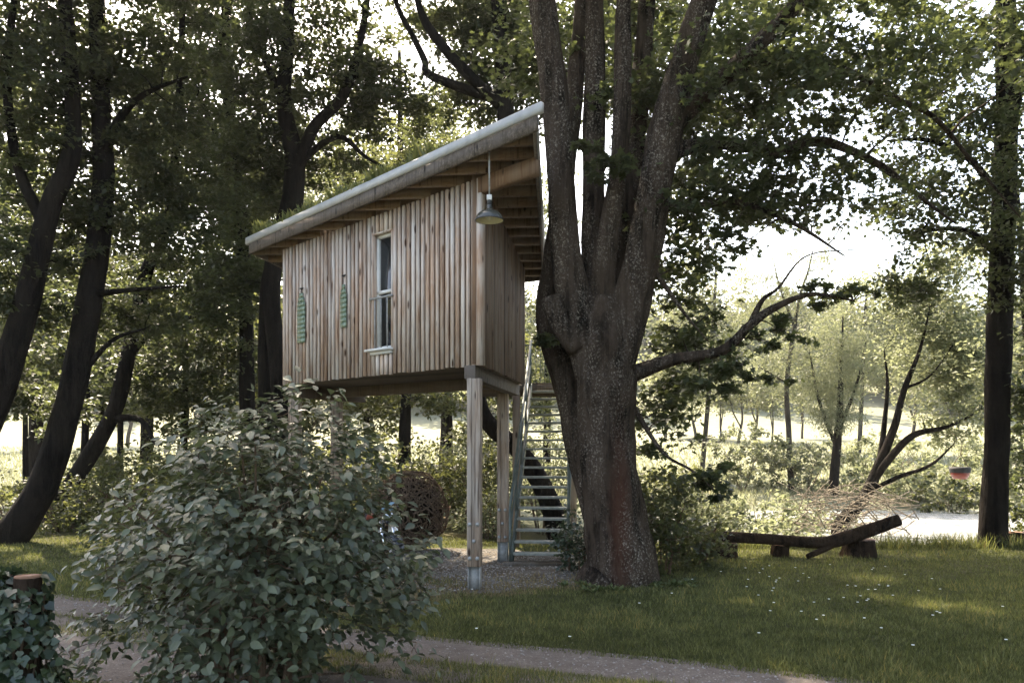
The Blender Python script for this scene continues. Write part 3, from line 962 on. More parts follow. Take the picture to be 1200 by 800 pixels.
# low cushions of sedum
pick = cand[rng.random(len(cand)) < 0.6]
pos = np.column_stack([pick, [ztop(a, b) + 0.26 + random.uniform(0, 0.12) for a, b in pick]])
o = leaves_obj('roof_sedum', pos, 0.06, 'kite', M['roofplant'], roof, tilt=0.9); o['kind'] = 'stuff'
# tie beam that carries the corner of the roof
cb = hc - dl * 1.05
MB().prism([tuple(hc + nl * 0.05 + dl * 0.0), tuple(cb + nl * 0.05), tuple(cb - nl * 0.06), tuple(hc - nl * 0.06)], zp(-0.22), zp(-0.003)).build('corner_beam', M['beam'], house)

# barn lamp under the eaves
lx, ly = (573.5 - 600) / FPX * 10.85, 10.85
def lz(y): return CAMZ + (HOR - y) / FPX * ly
lamp = thing('pendant_lamp', 'dark green enamel barn lamp hanging from the eaves at the house corner', 'lamp', (lx, ly, lz(258)))
prof = [(0.19, 0.0), (0.188, 0.015), (0.178, 0.045), (0.158, 0.078), (0.125, 0.105), (0.08, 0.125), (0.045, 0.14), (0.035, 0.20)]
MB().lathe(prof, (lx, ly, lz(258)), 28).build('shade', M['enamel'], lamp, smooth=True)
MB().lathe([(max(r - 0.006, 0.005), h - 0.004) for r, h in prof], (lx, ly, lz(258)), 28).build('inner_shade', M['enamel_in'], lamp, smooth=True)
MB().lathe([(0.196, -0.006), (0.196, 0.008), (0.184, 0.008), (0.184, -0.006), (0.196, -0.006)], (lx, ly, lz(258)), 28).build('rim', M['iron'], lamp, smooth=True)
MB().lathe([(0.0, 0.19), (0.036, 0.19), (0.03, 0.26), (0.026, 0.30), (0.0, 0.30)], (lx, ly, lz(258)), 14).build('neck', M['iron'], lamp, smooth=True)
MB().bar((lx - 0.035, ly, lz(258) + 0.30), (lx + 0.035, ly, lz(258) + 0.30), 0.06, 0.07).build('junction_box', M['white'], lamp, bevel=0.006)
MB().lathe([(0.0, -0.03), (0.03, -0.01), (0.042, 0.03), (0.035, 0.08), (0.02, 0.12), (0.0, 0.12)], (lx, ly, lz(258) + 0.02), 14).build('bulb', M['whitepaint'], lamp, smooth=True)
MB().tube([(lx, ly, lz(258) + 0.30), (lx, ly, ztop(lx, ly) + 0.15)], [0.011, 0.011], 8).build('rod', M['galv'], lamp)

# green glass hangings on the long wall
def hanging(px0, px1, ytop, ybot, yhook, label):
    s0_, s1_ = along(px1), along(px0)
    sm = (s0_ + s1_) / 2
    yy = hc[1] + dl[1] * sm
    za, zb_, zh = (CAMZ + (HOR - q) / FPX * yy for q in (ybot, ytop, yhook))
    t = thing('glass_hanging', label, 'wall hanging', tuple(map(float, wpt(sm, 0.075, za))))
    w = (s1_ - s0_)
    n_ = max(9, int((zb_ - za) / 0.075))
    for k_ in range(n_):
        z0_ = za + (zb_ - za) * k_ / n_; z1_ = za + (zb_ - za) * (k_ + 1) / n_ - 0.002
        f = 1.0 if k_ < n_ - 2 else (0.75 if k_ == n_ - 2 else 0.45)
        j = random.uniform(-0.002, 0.002)
        MB().bar(wpt(sm + j, 0.066, z0_), wpt(sm + j, 0.066, z1_), w * f * random.uniform(0.97, 1.02), 0.02, up=(nl[0], nl[1], 0)).build('glass_piece', M['greenglass'], t)
    MB().tube([wpt(sm, 0.068, za + 0.02), wpt(sm, 0.068, zh)], [0.006, 0.006], 6).build('wire', M['iron'], t)
    MB().bar(wpt(sm, -0.01, zh), wpt(sm, 0.09, zh), 0.02, 0.02).bar(wpt(sm - 0.07, 0.075, zh + 0.006), wpt(sm + 0.03, 0.075, zh + 0.006), 0.016, 0.016).build('hook', M['iron'], t)
hanging(352.5, 361, 344, 402, 339, 'green glass strip hanging on the slats near the far end of the long wall')
hanging(403, 409.5, 334, 384, 324, 'green glass strip hanging on the slats between the other strip and the window')

# ---------------------------------------------------------------- stairs and landing
NST = 18
st = thing('staircase', 'steep open staircase with grey-green steel stringers climbing beside the tree house', 'staircase', (0.45, 14.3, 0))
sdir = unit(np.array([0.42, 4.0])); sn = np.array([sdir[1], -sdir[0]])
s_org = np.array([0.0, 14.3])
def spt(i, o, z): q = s_org + sdir * (0.235 * i) + sn * o; return np.array([q[0], q[1], z])
for i in range(NST):
    z = 0.19 + 0.185 * i
    MB().bar(spt(i, 0.03, z - 0.02), spt(i, 0.93, z - 0.02), 0.25, 0.042).build('tread', M['tread'], st, bevel=0.004)
for o_ in (0.0, 0.96):
    MB().bar(spt(-0.7, o_, -0.06), spt(17.7, o_, 0.19 + 0.185 * 17.5 - 0.0), 0.05, 0.22).build('stringer', M['stair'], st)
def rail(o_, zadd, r_, i0=-0.9, i1=18.0):
    return MB().tube([spt(i0, o_, zadd + 0.185 * i0 + 0.19), spt(i1, o_, zadd + 0.185 * i1 + 0.19)], [r_, r_], 8)
rail(-0.01, 0.98, 0.026).build('handrail', M['stair'], st)
rail(-0.01, 0.55, 0.017).build('mid_rail', M['stair'], st)
rail(0.97, 0.98, 0.026, 2.4).build('handrail', M['stair'], st)
rail(0.97, 0.55, 0.017, 2.4).build('mid_rail', M['stair'], st)
for i in (-0.8, 3.5, 8, 12.5, 17.2):
    MB().bar(spt(i, -0.012, max(-0.02, 0.185 * i)), spt(i, -0.012, 0.185 * i + 0.19 + 0.97), 0.05, 0.05, up=(0, 1, 0)).build('baluster_post', M['stair'], st)
MB().bar(spt(1.0, 0.99, -0.02), spt(1.0, 0.99, 2.12), 0.05, 0.05, up=(0, 1, 0)).build('baluster_post', M['stair'], st)
for i in (8, 12.5, 17.2):
    MB().bar(spt(i, 0.972, 0.185 * i), spt(i, 0.972, 0.185 * i + 0.19 + 0.97), 0.05, 0.05, up=(0, 1, 0)).build('baluster_post', M['stair'], st)
MB().bar((-0.15, 14.02, 0.02), (1.1, 14.02, 0.02), 0.35, 0.06).build('footing', M['yard'], st)

ld = thing('landing', 'railed wooden landing at the head of the steep staircase', 'landing', (0.6, 19.0, 0))
LZ = 3.53
for k_ in range(11):
    y0 = 18.42 + k_ * 0.135
    MB().prism([(-0.9, y0), (1.55, y0), (1.55, y0 + 0.128), (-0.9, y0 + 0.128)], LZ - 0.03, LZ).build('plank', M['deckwood'], ld)
MB().bar((-0.9, 18.46, LZ - 0.125), (1.55, 18.46, LZ - 0.125), 0.10, 0.188).build('joist', M['deckwood'], ld)
MB().bar((-0.9, 19.8, LZ - 0.125), (1.55, 19.8, LZ - 0.125), 0.10, 0.188).build('joist', M['deckwood'], ld)
MB().prism([(-1.9, 15.75), (-0.3, 15.1), (0.1, 18.40), (-0.9, 18.40)], LZ - 0.12, LZ - 0.002).build('gangway', M['deckwood'], ld)
for (x, y) in ((0.08, 16.6), (1.5, 19.75), (-0.85, 19.75), (0.12, 18.5)):
    MB().prism([(x - 0.07, y - 0.07), (x + 0.07, y - 0.07), (x + 0.07, y + 0.07), (x - 0.07, y + 0.07)], -0.05, LZ - 0.122).build('post', M['post'], ld)
for z in (LZ + 0.08, LZ + 1.04):
    MB().bar((-0.9, 19.78, z), (1.55, 19.78, z), 0.035, 0.03).build('rail', M['stair'], ld)
for x in np.arange(-0.85, 1.56, 0.11):
    MB().bar((x, 19.78, LZ - 0.1), (x, 19.78, LZ + 1.03), 0.014, 0.014, up=(0, 1, 0)).build('baluster', M['stair'], ld)

# ---------------------------------------------------------------- the big maple beside the house
T1 = [
    [(727, 688, 12.2, 0.60), (724, 655, 12.2, 0.49), (716, 590, 12.2, 0.43), (711, 520, 12.2, 0.415), (709, 450, 12.2, 0.45), (706, 400, 12.2, 0.46), (702, 350, 12.2, 0.34)],
    [(694, 440, 12.15, 0.27), (676, 365, 12.1, 0.26), (663, 300, 12.05, 0.215), (656, 200, 12.0, 0.20), (648, 100, 12.0, 0.20), (636, 0, 12.0, 0.19), (618, -150, 12.1, 0.15), (596, -330, 12.3, 0.08)],
    [(706, 610, 12.65, 0.30), (684, 520, 12.8, 0.27), (664, 445, 12.9, 0.25), (644, 375, 12.9, 0.21), (648, 300, 12.8, 0.16), (664, 200, 12.7, 0.14), (674, 100, 12.7, 0.13), (682, 0, 12.8, 0.12), (690, -200, 12.9, 0.07)],
    [(704, 385, 12.35, 0.30), (698, 300, 12.4, 0.21), (696, 200, 12.4, 0.17), (697, 100, 12.4, 0.155), (697, 0, 12.4, 0.14), (702, -200, 12.5, 0.08)],
    [(704, 410, 12.2, 0.24), (705, 345, 12.08, 0.19), (711, 280, 12.0, 0.155), (724, 205, 11.95, 0.125), (730, 100, 11.95, 0.12), (731, 0, 12.0, 0.11), (737, -200, 12.0, 0.07)],
    [(712, 380, 12.6, 0.24), (720, 310, 12.75, 0.20), (741, 190, 12.8, 0.16), (753, 80, 12.8, 0.14), (760, -40, 12.9, 0.12), (780, -240, 13.0, 0.07)],
    [(722, 430, 12.15, 0.31), (738, 362, 12.1, 0.275), (752, 300, 12.0, 0.255), (768, 220, 11.95, 0.25), (781, 150, 11.9, 0.24), (801, 70, 11.8, 0.20), (826, 0, 11.7, 0.185), (870, -120, 11.6, 0.13), (920, -280, 11.5, 0.07)],
    [(783, 150, 11.9, 0.16), (812, 122, 11.85, 0.145), (842, 97, 11.8, 0.13), (882, 58, 11.7, 0.115), (928, 12, 11.6, 0.10), (985, -60, 11.5, 0.07), (1060, -170, 11.4, 0.04)],
    [(740, 438, 12.3, 0.12), (790, 421, 12.2, 0.085), (845, 411, 12.1, 0.075), (878, 382, 12.0, 0.068), (905, 362, 12.0, 0.055), (950, 345, 12.0, 0.03), (1000, 352, 12.0, 0.015)],
    [(878, 382, 12.0, 0.05), (893, 352, 12.0, 0.032), (912, 337, 12.0, 0.02), (945, 300, 12.0, 0.012), (1005, 292, 12.0, 0.008)],
    [(776, 180, 12.0, 0.12), (830, 168, 12.1, 0.09), (884, 173, 12.2, 0.08), (905, 179, 12.2, 0.075), (952, 166, 12.3, 0.07), (986, 172, 12.4, 0.06), (1036, 197, 12.5, 0.05), (1090, 240, 12.6, 0.03), (1120, 262, 12.6, 0.012)],
    [(842, 97, 11.8, 0.08), (890, 74, 12.2, 0.07), (938, 67, 12.4, 0.06), (1003, 88, 12.6, 0.05), (1050, 116, 12.8, 0.045), (1094, 137, 13.0, 0.04), (1140, 190, 13.1, 0.03), (1196, 255, 13.2, 0.012)],
    [(738, 470, 12.4, 0.05), (776, 529, 12.2, 0.026), (812, 552, 12.0, 0.02), (850, 586, 11.8, 0.008)],
    [(755, 300, 12.1, 0.05), (790, 350, 12.0, 0.03), (806, 372, 12.0, 0.018), (830, 400, 11.9, 0.008)],
    [(752, 232, 12.2, 0.07), (800, 245, 12.2, 0.06), (860, 236, 12.2, 0.045), (930, 262, 12.2, 0.03), (990, 300, 12.2, 0.010)],
]
B1 = [  # px, py, Y, rx, ry, rz, clumps, clump radius
    (900, 120, 12.4, 2.6, 1.6, 1.15, 150, 0.42),
    (1010, 60, 12.4, 1.8, 1.5, 1.0, 70, 0.42),
    (840, 235, 12.6, 1.3, 1.4, 0.75, 60, 0.38),
    (960, 235, 12.6, 1.4, 1.2, 0.55, 34, 0.36),
    (800, 300, 12.9, 0.9, 1.2, 0.8, 34, 0.36),
    (800, 400, 13.2, 0.75, 1.2, 0.9, 32, 0.34),
    (785, 490, 13.2, 0.6, 1.1, 0.8, 24, 0.32),
    (860, 440, 12.0, 1.0, 0.6, 0.4, 16, 0.16),
    (900, 395, 12.0, 0.7, 0.4, 0.35, 9, 0.14),
    (830, 560, 11.9, 0.45, 0.4, 0.35, 8, 0.16),
    (980, 345, 12.0, 0.7, 0.4, 0.25, 9, 0.14),
    (760, 60, 13.2, 2.0, 1.0, 1.4, 70, 0.42),
    (600, 60, 13.6, 1.0, 0.8, 0.8, 14, 0.40),
    (705, 190, 11.5, 0.4, 0.2, 0.6, 9, 0.12),
    (640, 395, 12.2, 0.15, 0.2, 0.2, 4, 0.10),
    (720, -130, 12.0, 4.2, 3.4, 1.4, 90, 0.50),
    (900, -300, 9.5, 3.6, 3.2, 1.6, 80, 0.55),
    (500, -350, 12.0, 3.8, 3.2, 1.6, 45, 0.55),
    (760, -430, 13.5, 4.8, 4.0, 1.8, 45, 0.60),
    (712, -60, 17.0, 4.0, 3.6, 1.3, 48, 0.60),
    (900, -90, 16.0, 3.0, 3.0, 1.2, 50, 0.60),
    (1438, -147, 8.5, 3.0, 4.0, 2.0, 190, 0.60),
]
make_tree('maple_tree', 'huge many-stemmed maple with lichen-speckled bark growing beside the staircase', T1, B1, M['bark'], M['maple'],
          per=44, size=0.125, kind='lobed', k=30, rough=0.17, sub=9)
# broken stub on the leaning stem
stub = MB().tube(catmull([P(676, 410, 12.0), P(660, 385, 11.95), P(650, 362, 11.9), P(645, 348, 11.9)], 4), np.linspace(0.15, 0.125, 13), 12, True, 0.2, 3)

# ---------------------------------------------------------------- other trees
make_tree('riverside_tree', 'straight dark trunk standing alone on the lawn edge near the river bend', [
    [(1163, 642, 16.8, 0.30), (1166, 560, 16.8, 0.245), (1168, 500, 16.8, 0.24), (1172, 350, 16.8, 0.235), (1178, 200, 16.8, 0.22), (1180, 100, 16.8, 0.21), (1178, 0, 16.8, 0.19), (1170, -200, 16.8, 0.14), (1165, -380, 16.8, 0.06)],
    [(1174, 240, 16.8, 0.09), (1140, 190, 16.6, 0.07), (1090, 165, 16.3, 0.05), (1040, 165, 16.0, 0.02)],
    [(1172, 300, 16.8, 0.08), (1130, 270, 16.6, 0.06), (1080, 270, 16.3, 0.03)],
    [(1178, 180, 16.8, 0.09), (1192, 120, 16.7, 0.08), (1215, 40, 16.6, 0.05)],
], [(1120, 210, 16.4, 1.7, 1.6, 1.7, 110, 0.5), (1130, 60, 16.6, 2.2, 2.0, 1.7, 110, 0.5), (1190, 330, 16.4, 0.7, 0.9, 1.3, 26, 0.4),
    (1205, 480, 17.0, 0.6, 0.9, 1.6, 34, 0.4), (1060, 330, 16.4, 0.8, 0.8, 0.5, 16, 0.4), (1150, -150, 15.5, 3.6, 3.4, 1.8, 170, 0.55), (1270, 100, 15.5, 1.6, 2.0, 3.0, 70, 0.5),
    (1200, 570, 17.2, 0.45, 0.6, 0.7, 12, 0.35)],
    M['bark2'], M['maple'], per=64, size=0.13, kind='kite', k=14)

make_tree('bowed_tree', 'dark bowed trunk curving up from the lawn behind the ivy', [
    [(2, 640, 17.5, 0.40), (28, 606, 17.5, 0.33), (52, 565, 17.5, 0.30), (74, 500, 17.5, 0.275), (91, 430, 17.5, 0.26), (108, 330, 17.5, 0.24), (121, 225, 17.5, 0.225), (118, 120, 17.5, 0.19), (114, 20, 17.5, 0.17), (110, -150, 17.6, 0.10)],
    [(119, 190, 17.5, 0.12), (140, 140, 17.3, 0.09), (170, 110, 17.0, 0.06), (220, 90, 16.8, 0.02)],
    [(106, 345, 17.5, 0.08), (150, 340, 17.2, 0.05), (215, 335, 17.0, 0.02)],
    [(86, 450, 17.5, 0.07), (130, 400, 17.6, 0.05), (170, 385, 17.8, 0.02)],
], [(130, 90, 17.8, 2.4, 1.8, 2.4, 130, 0.5), (190, 230, 18.0, 1.5, 1.4, 1.6, 60, 0.48), (90, 250, 18.0, 1.6, 1.4, 1.6, 60, 0.48), (150, 380, 18.6, 1.3, 1.2, 0.7, 26, 0.42),
    (60, 470, 18.4, 0.8, 0.9, 0.8, 14, 0.4), (80, -150, 17.0, 3.4, 3.2, 1.8, 120, 0.55)],
    M['bark2'], M['forest'], per=70, size=0.135, k=14)
make_tree('leaning_tree', 'dark leaning trunk rising past the bowed one on the shaded lawn side', [
    [(-90, 650, 16.5, 0.36), (-55, 590, 16.5, 0.32), (-25, 520, 16.5, 0.29), (8, 435, 16.5, 0.27), (38, 325, 16.5, 0.24), (58, 245, 16.5, 0.21), (84, 180, 16.5, 0.17), (84, 110, 16.5, 0.15), (76, 0, 16.5, 0.13), (70, -160, 16.5, 0.08)],
    [(52, 265, 16.5, 0.12), (20, 190, 16.3, 0.10), (8, 90, 16.2, 0.08), (20, -30, 16.0, 0.05)],
], [(20, 80, 16.6, 2.0, 1.6, 2.4, 110, 0.5), (20, 330, 17.0, 1.0, 1.2, 1.6, 46, 0.45), (-120, 200, 16, 2.2, 2.0, 3.0, 60, 0.5), (0, -200, 15.0, 3.4, 3.0, 1.7, 100, 0.55), (10, 450, 17.4, 0.6, 0.8, 0.7, 12, 0.4)],
    M['bark2'], M['forest'], per=70, size=0.135, k=14)
make_tree('slanting_tree', 'slender dark trunk slanting above the undergrowth beyond the shrubs', [
    [(62, 600, 22, 0.24), (80, 572, 22, 0.23), (119, 510, 22, 0.21), (140, 462, 22, 0.20), (158, 380, 22, 0.18), (174, 311, 22, 0.16), (193, 276, 22, 0.13), (205, 190, 22, 0.11), (212, 80, 22, 0.09), (214, -60, 22, 0.05)],
    [(128, 490, 22, 0.12), (165, 492, 21.8, 0.08), (182, 520, 21.6, 0.05)],
    [(150, 420, 22, 0.08), (190, 380, 21.8, 0.05), (240, 370, 21.5, 0.02)],
], [(205, 160, 22.5, 2.2, 1.8, 2.6, 100, 0.55), (210, 330, 22.5, 1.7, 1.6, 1.4, 56, 0.5), (150, 440, 23, 1.4, 1.4, 0.9, 30, 0.5), (215, -60, 22, 2.4, 2.2, 2.0, 60, 0.6)],
    M['bark2'], M['forest'], per=70, size=0.145, k=12)
make_tree('twin_trunk_tree', 'twin dark trunks right behind the low end of the tree house roof', [
    [(330, 590, 20, 0.25), (328, 500, 20, 0.22), (326, 430, 20, 0.21), (318, 350, 20, 0.21), (322, 300, 20, 0.22), (340, 245, 20, 0.26), (345, 190, 20, 0.24), (333, 120, 20, 0.18), (338, 40, 20, 0.15), (344, -120, 20, 0.08)],
    [(311, 590, 20.3, 0.22), (311, 500, 20.3, 0.20), (312, 420, 20.3, 0.19), (313, 340, 20.2, 0.18), (322, 300, 20.1, 0.16)],
    [(345, 205, 20, 0.17), (368, 150, 19.8, 0.14), (402, 112, 19.6, 0.12), (424, 40, 19.5, 0.09), (440, -80, 19.4, 0.05)],
    [(350, 190, 20, 0.10), (395, 160, 19.6, 0.07), (430, 185, 19.4, 0.04), (468, 205, 19.2, 0.015)],
    [(338, 130, 20, 0.10), (310, 70, 20, 0.08), (290, 10, 20, 0.06)],
], [(350, 80, 20.4, 2.6, 1.8, 2.4, 150, 0.5), (300, 200, 20.6, 1.4, 1.4, 1.6, 60, 0.5), (390, 200, 21.0, 1.2, 1.0, 0.8, 18, 0.42), (280, 340, 21, 1.0, 1.2, 1.6, 46, 0.5), (450, 110, 20.5, 1.4, 1.2, 1.2, 44, 0.45), (360, -120, 19.0, 3.2, 3.0, 1.8, 120, 0.6), (272, -131, 14.5, 3.4, 3.0, 1.4, 170, 0.6), (100, -200, 13.0, 3.0, 3.0, 1.5, 110, 0.6)],
    M['bark2'], M['forest'], per=70, size=0.14, k=14)
make_tree('upright_tree', 'upright dark trunk between the slanting trunk and the twin trunks', [
    [(292, 590, 23, 0.25), (290, 480, 23, 0.22), (288, 360, 23, 0.20), (283, 260, 23, 0.19), (271, 150, 23, 0.17), (263, 60, 23, 0.15), (268, -20, 23, 0.12), (272, -140, 23, 0.06)],
    [(278, 200, 23, 0.10), (240, 130, 22.8, 0.07), (215, 60, 22.6, 0.04)],
], [(255, 90, 23.4, 2.4, 1.8, 2.6, 110, 0.55), (270, 260, 23.6, 1.8, 1.6, 1.8, 80, 0.55), (250, 420, 24, 1.8, 1.6, 1.5, 70, 0.55), (260, -80, 23, 2.6, 2.2, 2, 60, 0.6)],
    M['bark2'], M['forest'], per=70, size=0.145, k=12)
make_tree('crooked_tree', 'crooked dark trunk curling up behind the staircase and the house', [
    [(655, 625, 20.5, 0.30), (640, 578, 20.5, 0.27), (618, 540, 20.5, 0.24), (598, 518, 20.5, 0.22), (578, 502, 20.5, 0.22), (562, 474, 20.5, 0.21), (552, 400, 20.5, 0.21), (566, 300, 20.5, 0.21), (590, 190, 20.5, 0.21), (592, 120, 20.5, 0.22), (588, 60, 20.5, 0.19), (580, -40, 20.5, 0.15), (575, -160, 20.6, 0.08)],
    [(590, 125, 20.5, 0.17), (572, 110, 20.3, 0.15), (545, 84, 20.1, 0.14), (514, 48, 20.0, 0.12), (492, 10, 20.0, 0.09), (480, -60, 20.0, 0.05)],
    [(575, 114, 20.4, 0.13), (540, 103, 20.2, 0.12), (502, 87, 20.0, 0.10), (498, 72, 20.0, 0.085), (485, 45, 19.9, 0.07), (466, 8, 19.8, 0.06), (450, -50, 19.8, 0.03)],
], [(590, 50, 21.2, 1.6, 1.4, 1.6, 80, 0.48), (520, 10, 21.2, 1.6, 1.4, 1.2, 50, 0.48), (560, 115, 21.5, 1.3, 1.1, 0.7, 22, 0.42), (500, 150, 21.8, 0.9, 0.9, 0.6, 12, 0.4), (620, 130, 21.4, 0.5, 0.8, 0.9, 14, 0.4), (560, -140, 20, 3.2, 3.0, 1.8, 70, 0.6), (665, 40, 23, 3.2, 2.4, 1.7, 110, 0.6), (740, -40, 24, 3.0, 2.4, 1.5, 70, 0.6)],
    M['bark2'], M['forest'], per=70, size=0.14, k=14)
make_tree('thin_tree', 'thin straight trunk seen through the gap under the house', [
    [(474, 600, 27, 0.24), (474, 520, 27, 0.20), (476, 450, 27, 0.17), (474, 330, 27, 0.15), (470, 220, 27, 0.12), (468, 60, 27, 0.06)],
    [(476, 470, 27, 0.07), (520, 455, 26.5, 0.05), (560, 452, 26, 0.02)],
], [(470, 180, 27.5, 2.6, 2.0, 1.8, 60, 0.6), (440, 460, 27.5, 1.5, 1.2, 0.8, 26, 0.5), (510, 470, 27.0, 1.0, 1.0, 0.5, 16, 0.45)],
    M['bark2'], M['shrub'], per=52, size=0.17, k=10)

# slim young trunks in the left undergrowth and behind the house
def slim_tree(label, px, py0, Y, r, py1, lean, blobs, leafm=None, bark=None, name='young_tree', group=None):
    stt = [(px, py0, Y, r), (px + lean * 0.3, py0 + (py1 - py0) * 0.35, Y, r * 0.85), (px + lean * 0.6, py0 + (py1 - py0) * 0.7, Y, r * 0.7), (px + lean, py1, Y, r * 0.35)]
    return make_tree(name, label, [stt], blobs, bark or M['bark2'], leafm or M['forest'], per=50, size=0.18, k=8, group=group)
slim_tree('slim young trunk beside the slanting trunk', 97, 585, 25, 0.13, 300, 12, [(110, 380, 25, 1.5, 1.3, 1.6, 44, 0.55), (70, 420, 25.5, 0.9, 1, 0.8, 16, 0.5)])
slim_tree('pair of slim trunks in the sunlit gap of the undergrowth', 140, 590, 28, 0.12, 330, 4, [(140, 420, 28, 1.6, 1.2, 1.0, 36, 0.55), (200, 470, 28, 1.3, 1.2, 0.7, 22, 0.5)])
slim_tree('sunlit tree filling the gap above the green roof', 430, 600, 33, 0.2, 120, 10, [(430, 210, 33, 2.6, 2.0, 2.4, 110, 0.7), (520, 160, 33, 2.6, 2.0, 2.0, 80, 0.7), (350, 260, 34, 2.0, 2.0, 2.0, 60, 0.7)], M['bankshrub'])
slim_tree('leafy tree showing behind the house posts', 528, 595, 30, 0.16, 330, -6, [(530, 430, 30, 2.2, 1.5, 1.4, 60, 0.6), (600, 440, 30, 2.0, 1.5, 1.8, 60, 0.6)], M['shrub'])
slim_tree('sunlit tree behind the stair landing', 640, 600, 33, 0.18, 300, 4, [(640, 400, 33, 1.6, 1.5, 2.6, 80, 0.65), (640, 250, 33, 1.6, 1.5, 2.2, 40, 0.65)], M['bankshrub'])
# taller trees standing further back: their crowns close the view on the house's low side
BK = [(40, 34, 'tall dark tree behind the leaning trunk'), (170, 36, 'tall dark tree behind the slanting trunk'), (300, 38, 'tall dark tree far behind the low roof end'),
      (400, 42, 'tall dark tree far behind the grassy roof'), (520, 42, 'tall tree far behind the roof ridge'), (-60, 30, 'tall dark tree at the lawn side beyond the leaning trunk')]
for px, Y, lab in BK:
    s_ = 950 / Y
    top = 531 - 16 * s_
    make_tree('woodland_tree', lab, [[(px, 575, Y, 0.3), (px + 4, 400, Y, 0.25), (px - 4, 200, Y, 0.2), (px + 3, top, Y, 0.06)]],
              [(px + rng.uniform(-20, 20), 531 - 8.0 * s_, Y, 2.8, 2.4, 3.2, 90, 0.75), (px + rng.uniform(-30, 30), 531 - 13 * s_, Y, 3.0, 2.6, 3.0, 90, 0.8)],
              M['bark2'], M['forest'], per=44, size=0.24, k=8)

make_tree('woodland_tree', 'leafy tree standing right behind the maple trunk', [
    [(722, 610, 22.5, 0.3), (724, 480, 22.5, 0.26), (728, 300, 22.5, 0.22), (735, 120, 22.5, 0.16), (742, -40, 22.5, 0.08)],
    [(730, 260, 22.5, 0.1), (770, 190, 22.3, 0.07), (820, 130, 22, 0.04)]],
    [(770, 90, 22.3, 2.4, 2.0, 1.7, 80, 0.6), (850, 100, 22.3, 2.0, 2.0, 1.3, 60, 0.6), (730, -20, 22.5, 3.0, 2.4, 1.6, 60, 0.6), (900, 30, 22, 2.2, 2.0, 1.3, 60, 0.6), (800, 215, 23, 1.6, 1.4, 1.1, 36, 0.5)],
    M['bark2'], M['forest'], per=46, size=0.15, k=10)
# unseen trees added to keep sky light off the end wall
for X_, Y_, lab in ((11.5, 6.0, 'unseen broad tree added across from the end wall to screen sky light'), (14.0, 11.0, 'unseen broad tree added beyond the straight dark trunk to screen sky light'), (9.5, 0.5, 'unseen broad tree added by the lane to screen sky light from the end wall')):
    p0 = 600 + X_ / Y_ * FPX
    sc_ = FPX / Y_
    def zy(z): return HOR - (z - CAMZ) * sc_
    make_tree('woodland_tree', lab, [[(p0, zy(0), Y_, 0.3), (p0, zy(4), Y_, 0.24), (p0, zy(9), Y_, 0.14), (p0, zy(12), Y_, 0.06)]],
              [(p0, zy(4.5), Y_, 2.8, 2.8, 2.4, 80, 0.8), (p0, zy(9), Y_, 3.0, 3.0, 2.4, 80, 0.8)], M['bark2'], M['forest'], per=26, size=0.3, k=8)
# understorey trees that close the gap below the crowns
for px, Y, r, blobs_, lab in [
    (30, 27, 0.10, [(25, 420, 27, 1.5, 1.3, 1.2, 46, 0.6)], 'small leafy tree before the meadow gap by the leaning trunk'),
    (215, 26, 0.12, [(215, 470, 26, 1.7, 1.4, 1.3, 60, 0.6), (230, 380, 26, 1.6, 1.4, 1.2, 50, 0.6)], 'small dark tree under the upright trunk crown'),
    (330, 27, 0.12, [(340, 470, 27, 2.0, 1.5, 1.5, 70, 0.6), (300, 380, 27, 1.6, 1.4, 1.3, 50, 0.6)], 'small dark tree behind the twin trunks'),
    (430, 30, 0.12, [(430, 480, 30, 2.2, 1.5, 1.2, 60, 0.6)], 'small leafy tree behind the dark bush by the wicker ball'),
    (120, 30, 0.12, [(110, 470, 30, 1.8, 1.4, 1.1, 44, 0.6), (60, 370, 30, 2.4, 1.4, 1.4, 70, 0.6), (150, 330, 30, 2.2, 1.4, 1.6, 70, 0.6)], 'small leafy tree behind the slanting trunk')]:
    slim_tree(lab, px, 590, Y, r, 330, rng.uniform(-10, 10), blobs_, M['shrub'], name='understorey_tree')
# right background by the river
make_tree('birch_tree', 'slender pale birch leaning over the sunlit meadow beyond the river', [
    [(927, 575, 40, 0.16), (924, 500, 40, 0.14), (922, 450, 40, 0.12), (930, 390, 40, 0.10), (938, 345, 40, 0.07), (947, 318, 40, 0.05), (953, 292, 40, 0.02)],
    [(932, 385, 40, 0.08), (915, 340, 40, 0.05), (905, 300, 40, 0.02)],
    [(924, 450, 40, 0.06), (890, 430, 40, 0.03)],
], [(945, 330, 40, 2.8, 1.8, 2.2, 90, 0.8), (890, 350, 40, 1.8, 1.5, 1.6, 50, 0.7), (905, 430, 40, 1.2, 1.0, 1.6, 36, 0.6)], M['barkpale'], M['willow'], per=70, size=0.17, kind='slim', k=8, droop=0.8, tilt=0.9, flat=0.9)
make_tree('willow_tree', 'round grey-green willow beyond the river beside the leaning dead limbs', [
    [(976, 590, 37, 0.24), (980, 530, 37, 0.2), (984, 480, 37, 0.15), (986, 420, 37, 0.08), (988, 370, 37, 0.03)],
    [(979, 520, 37, 0.10), (960, 470, 37, 0.07), (950, 420, 37, 0.03)], [(981, 510, 37, 0.10), (1004, 450, 37, 0.06), (1015, 400, 37, 0.03)],
], [(985, 425, 37, 1.9, 1.8, 2.2, 110, 0.55), (975, 490, 37, 1.3, 1.2, 0.9, 30, 0.5)], M['bark2'], M['willow'], per=110, size=0.17, kind='slim', k=10, droop=0.9, tilt=0.9, flat=0.8)
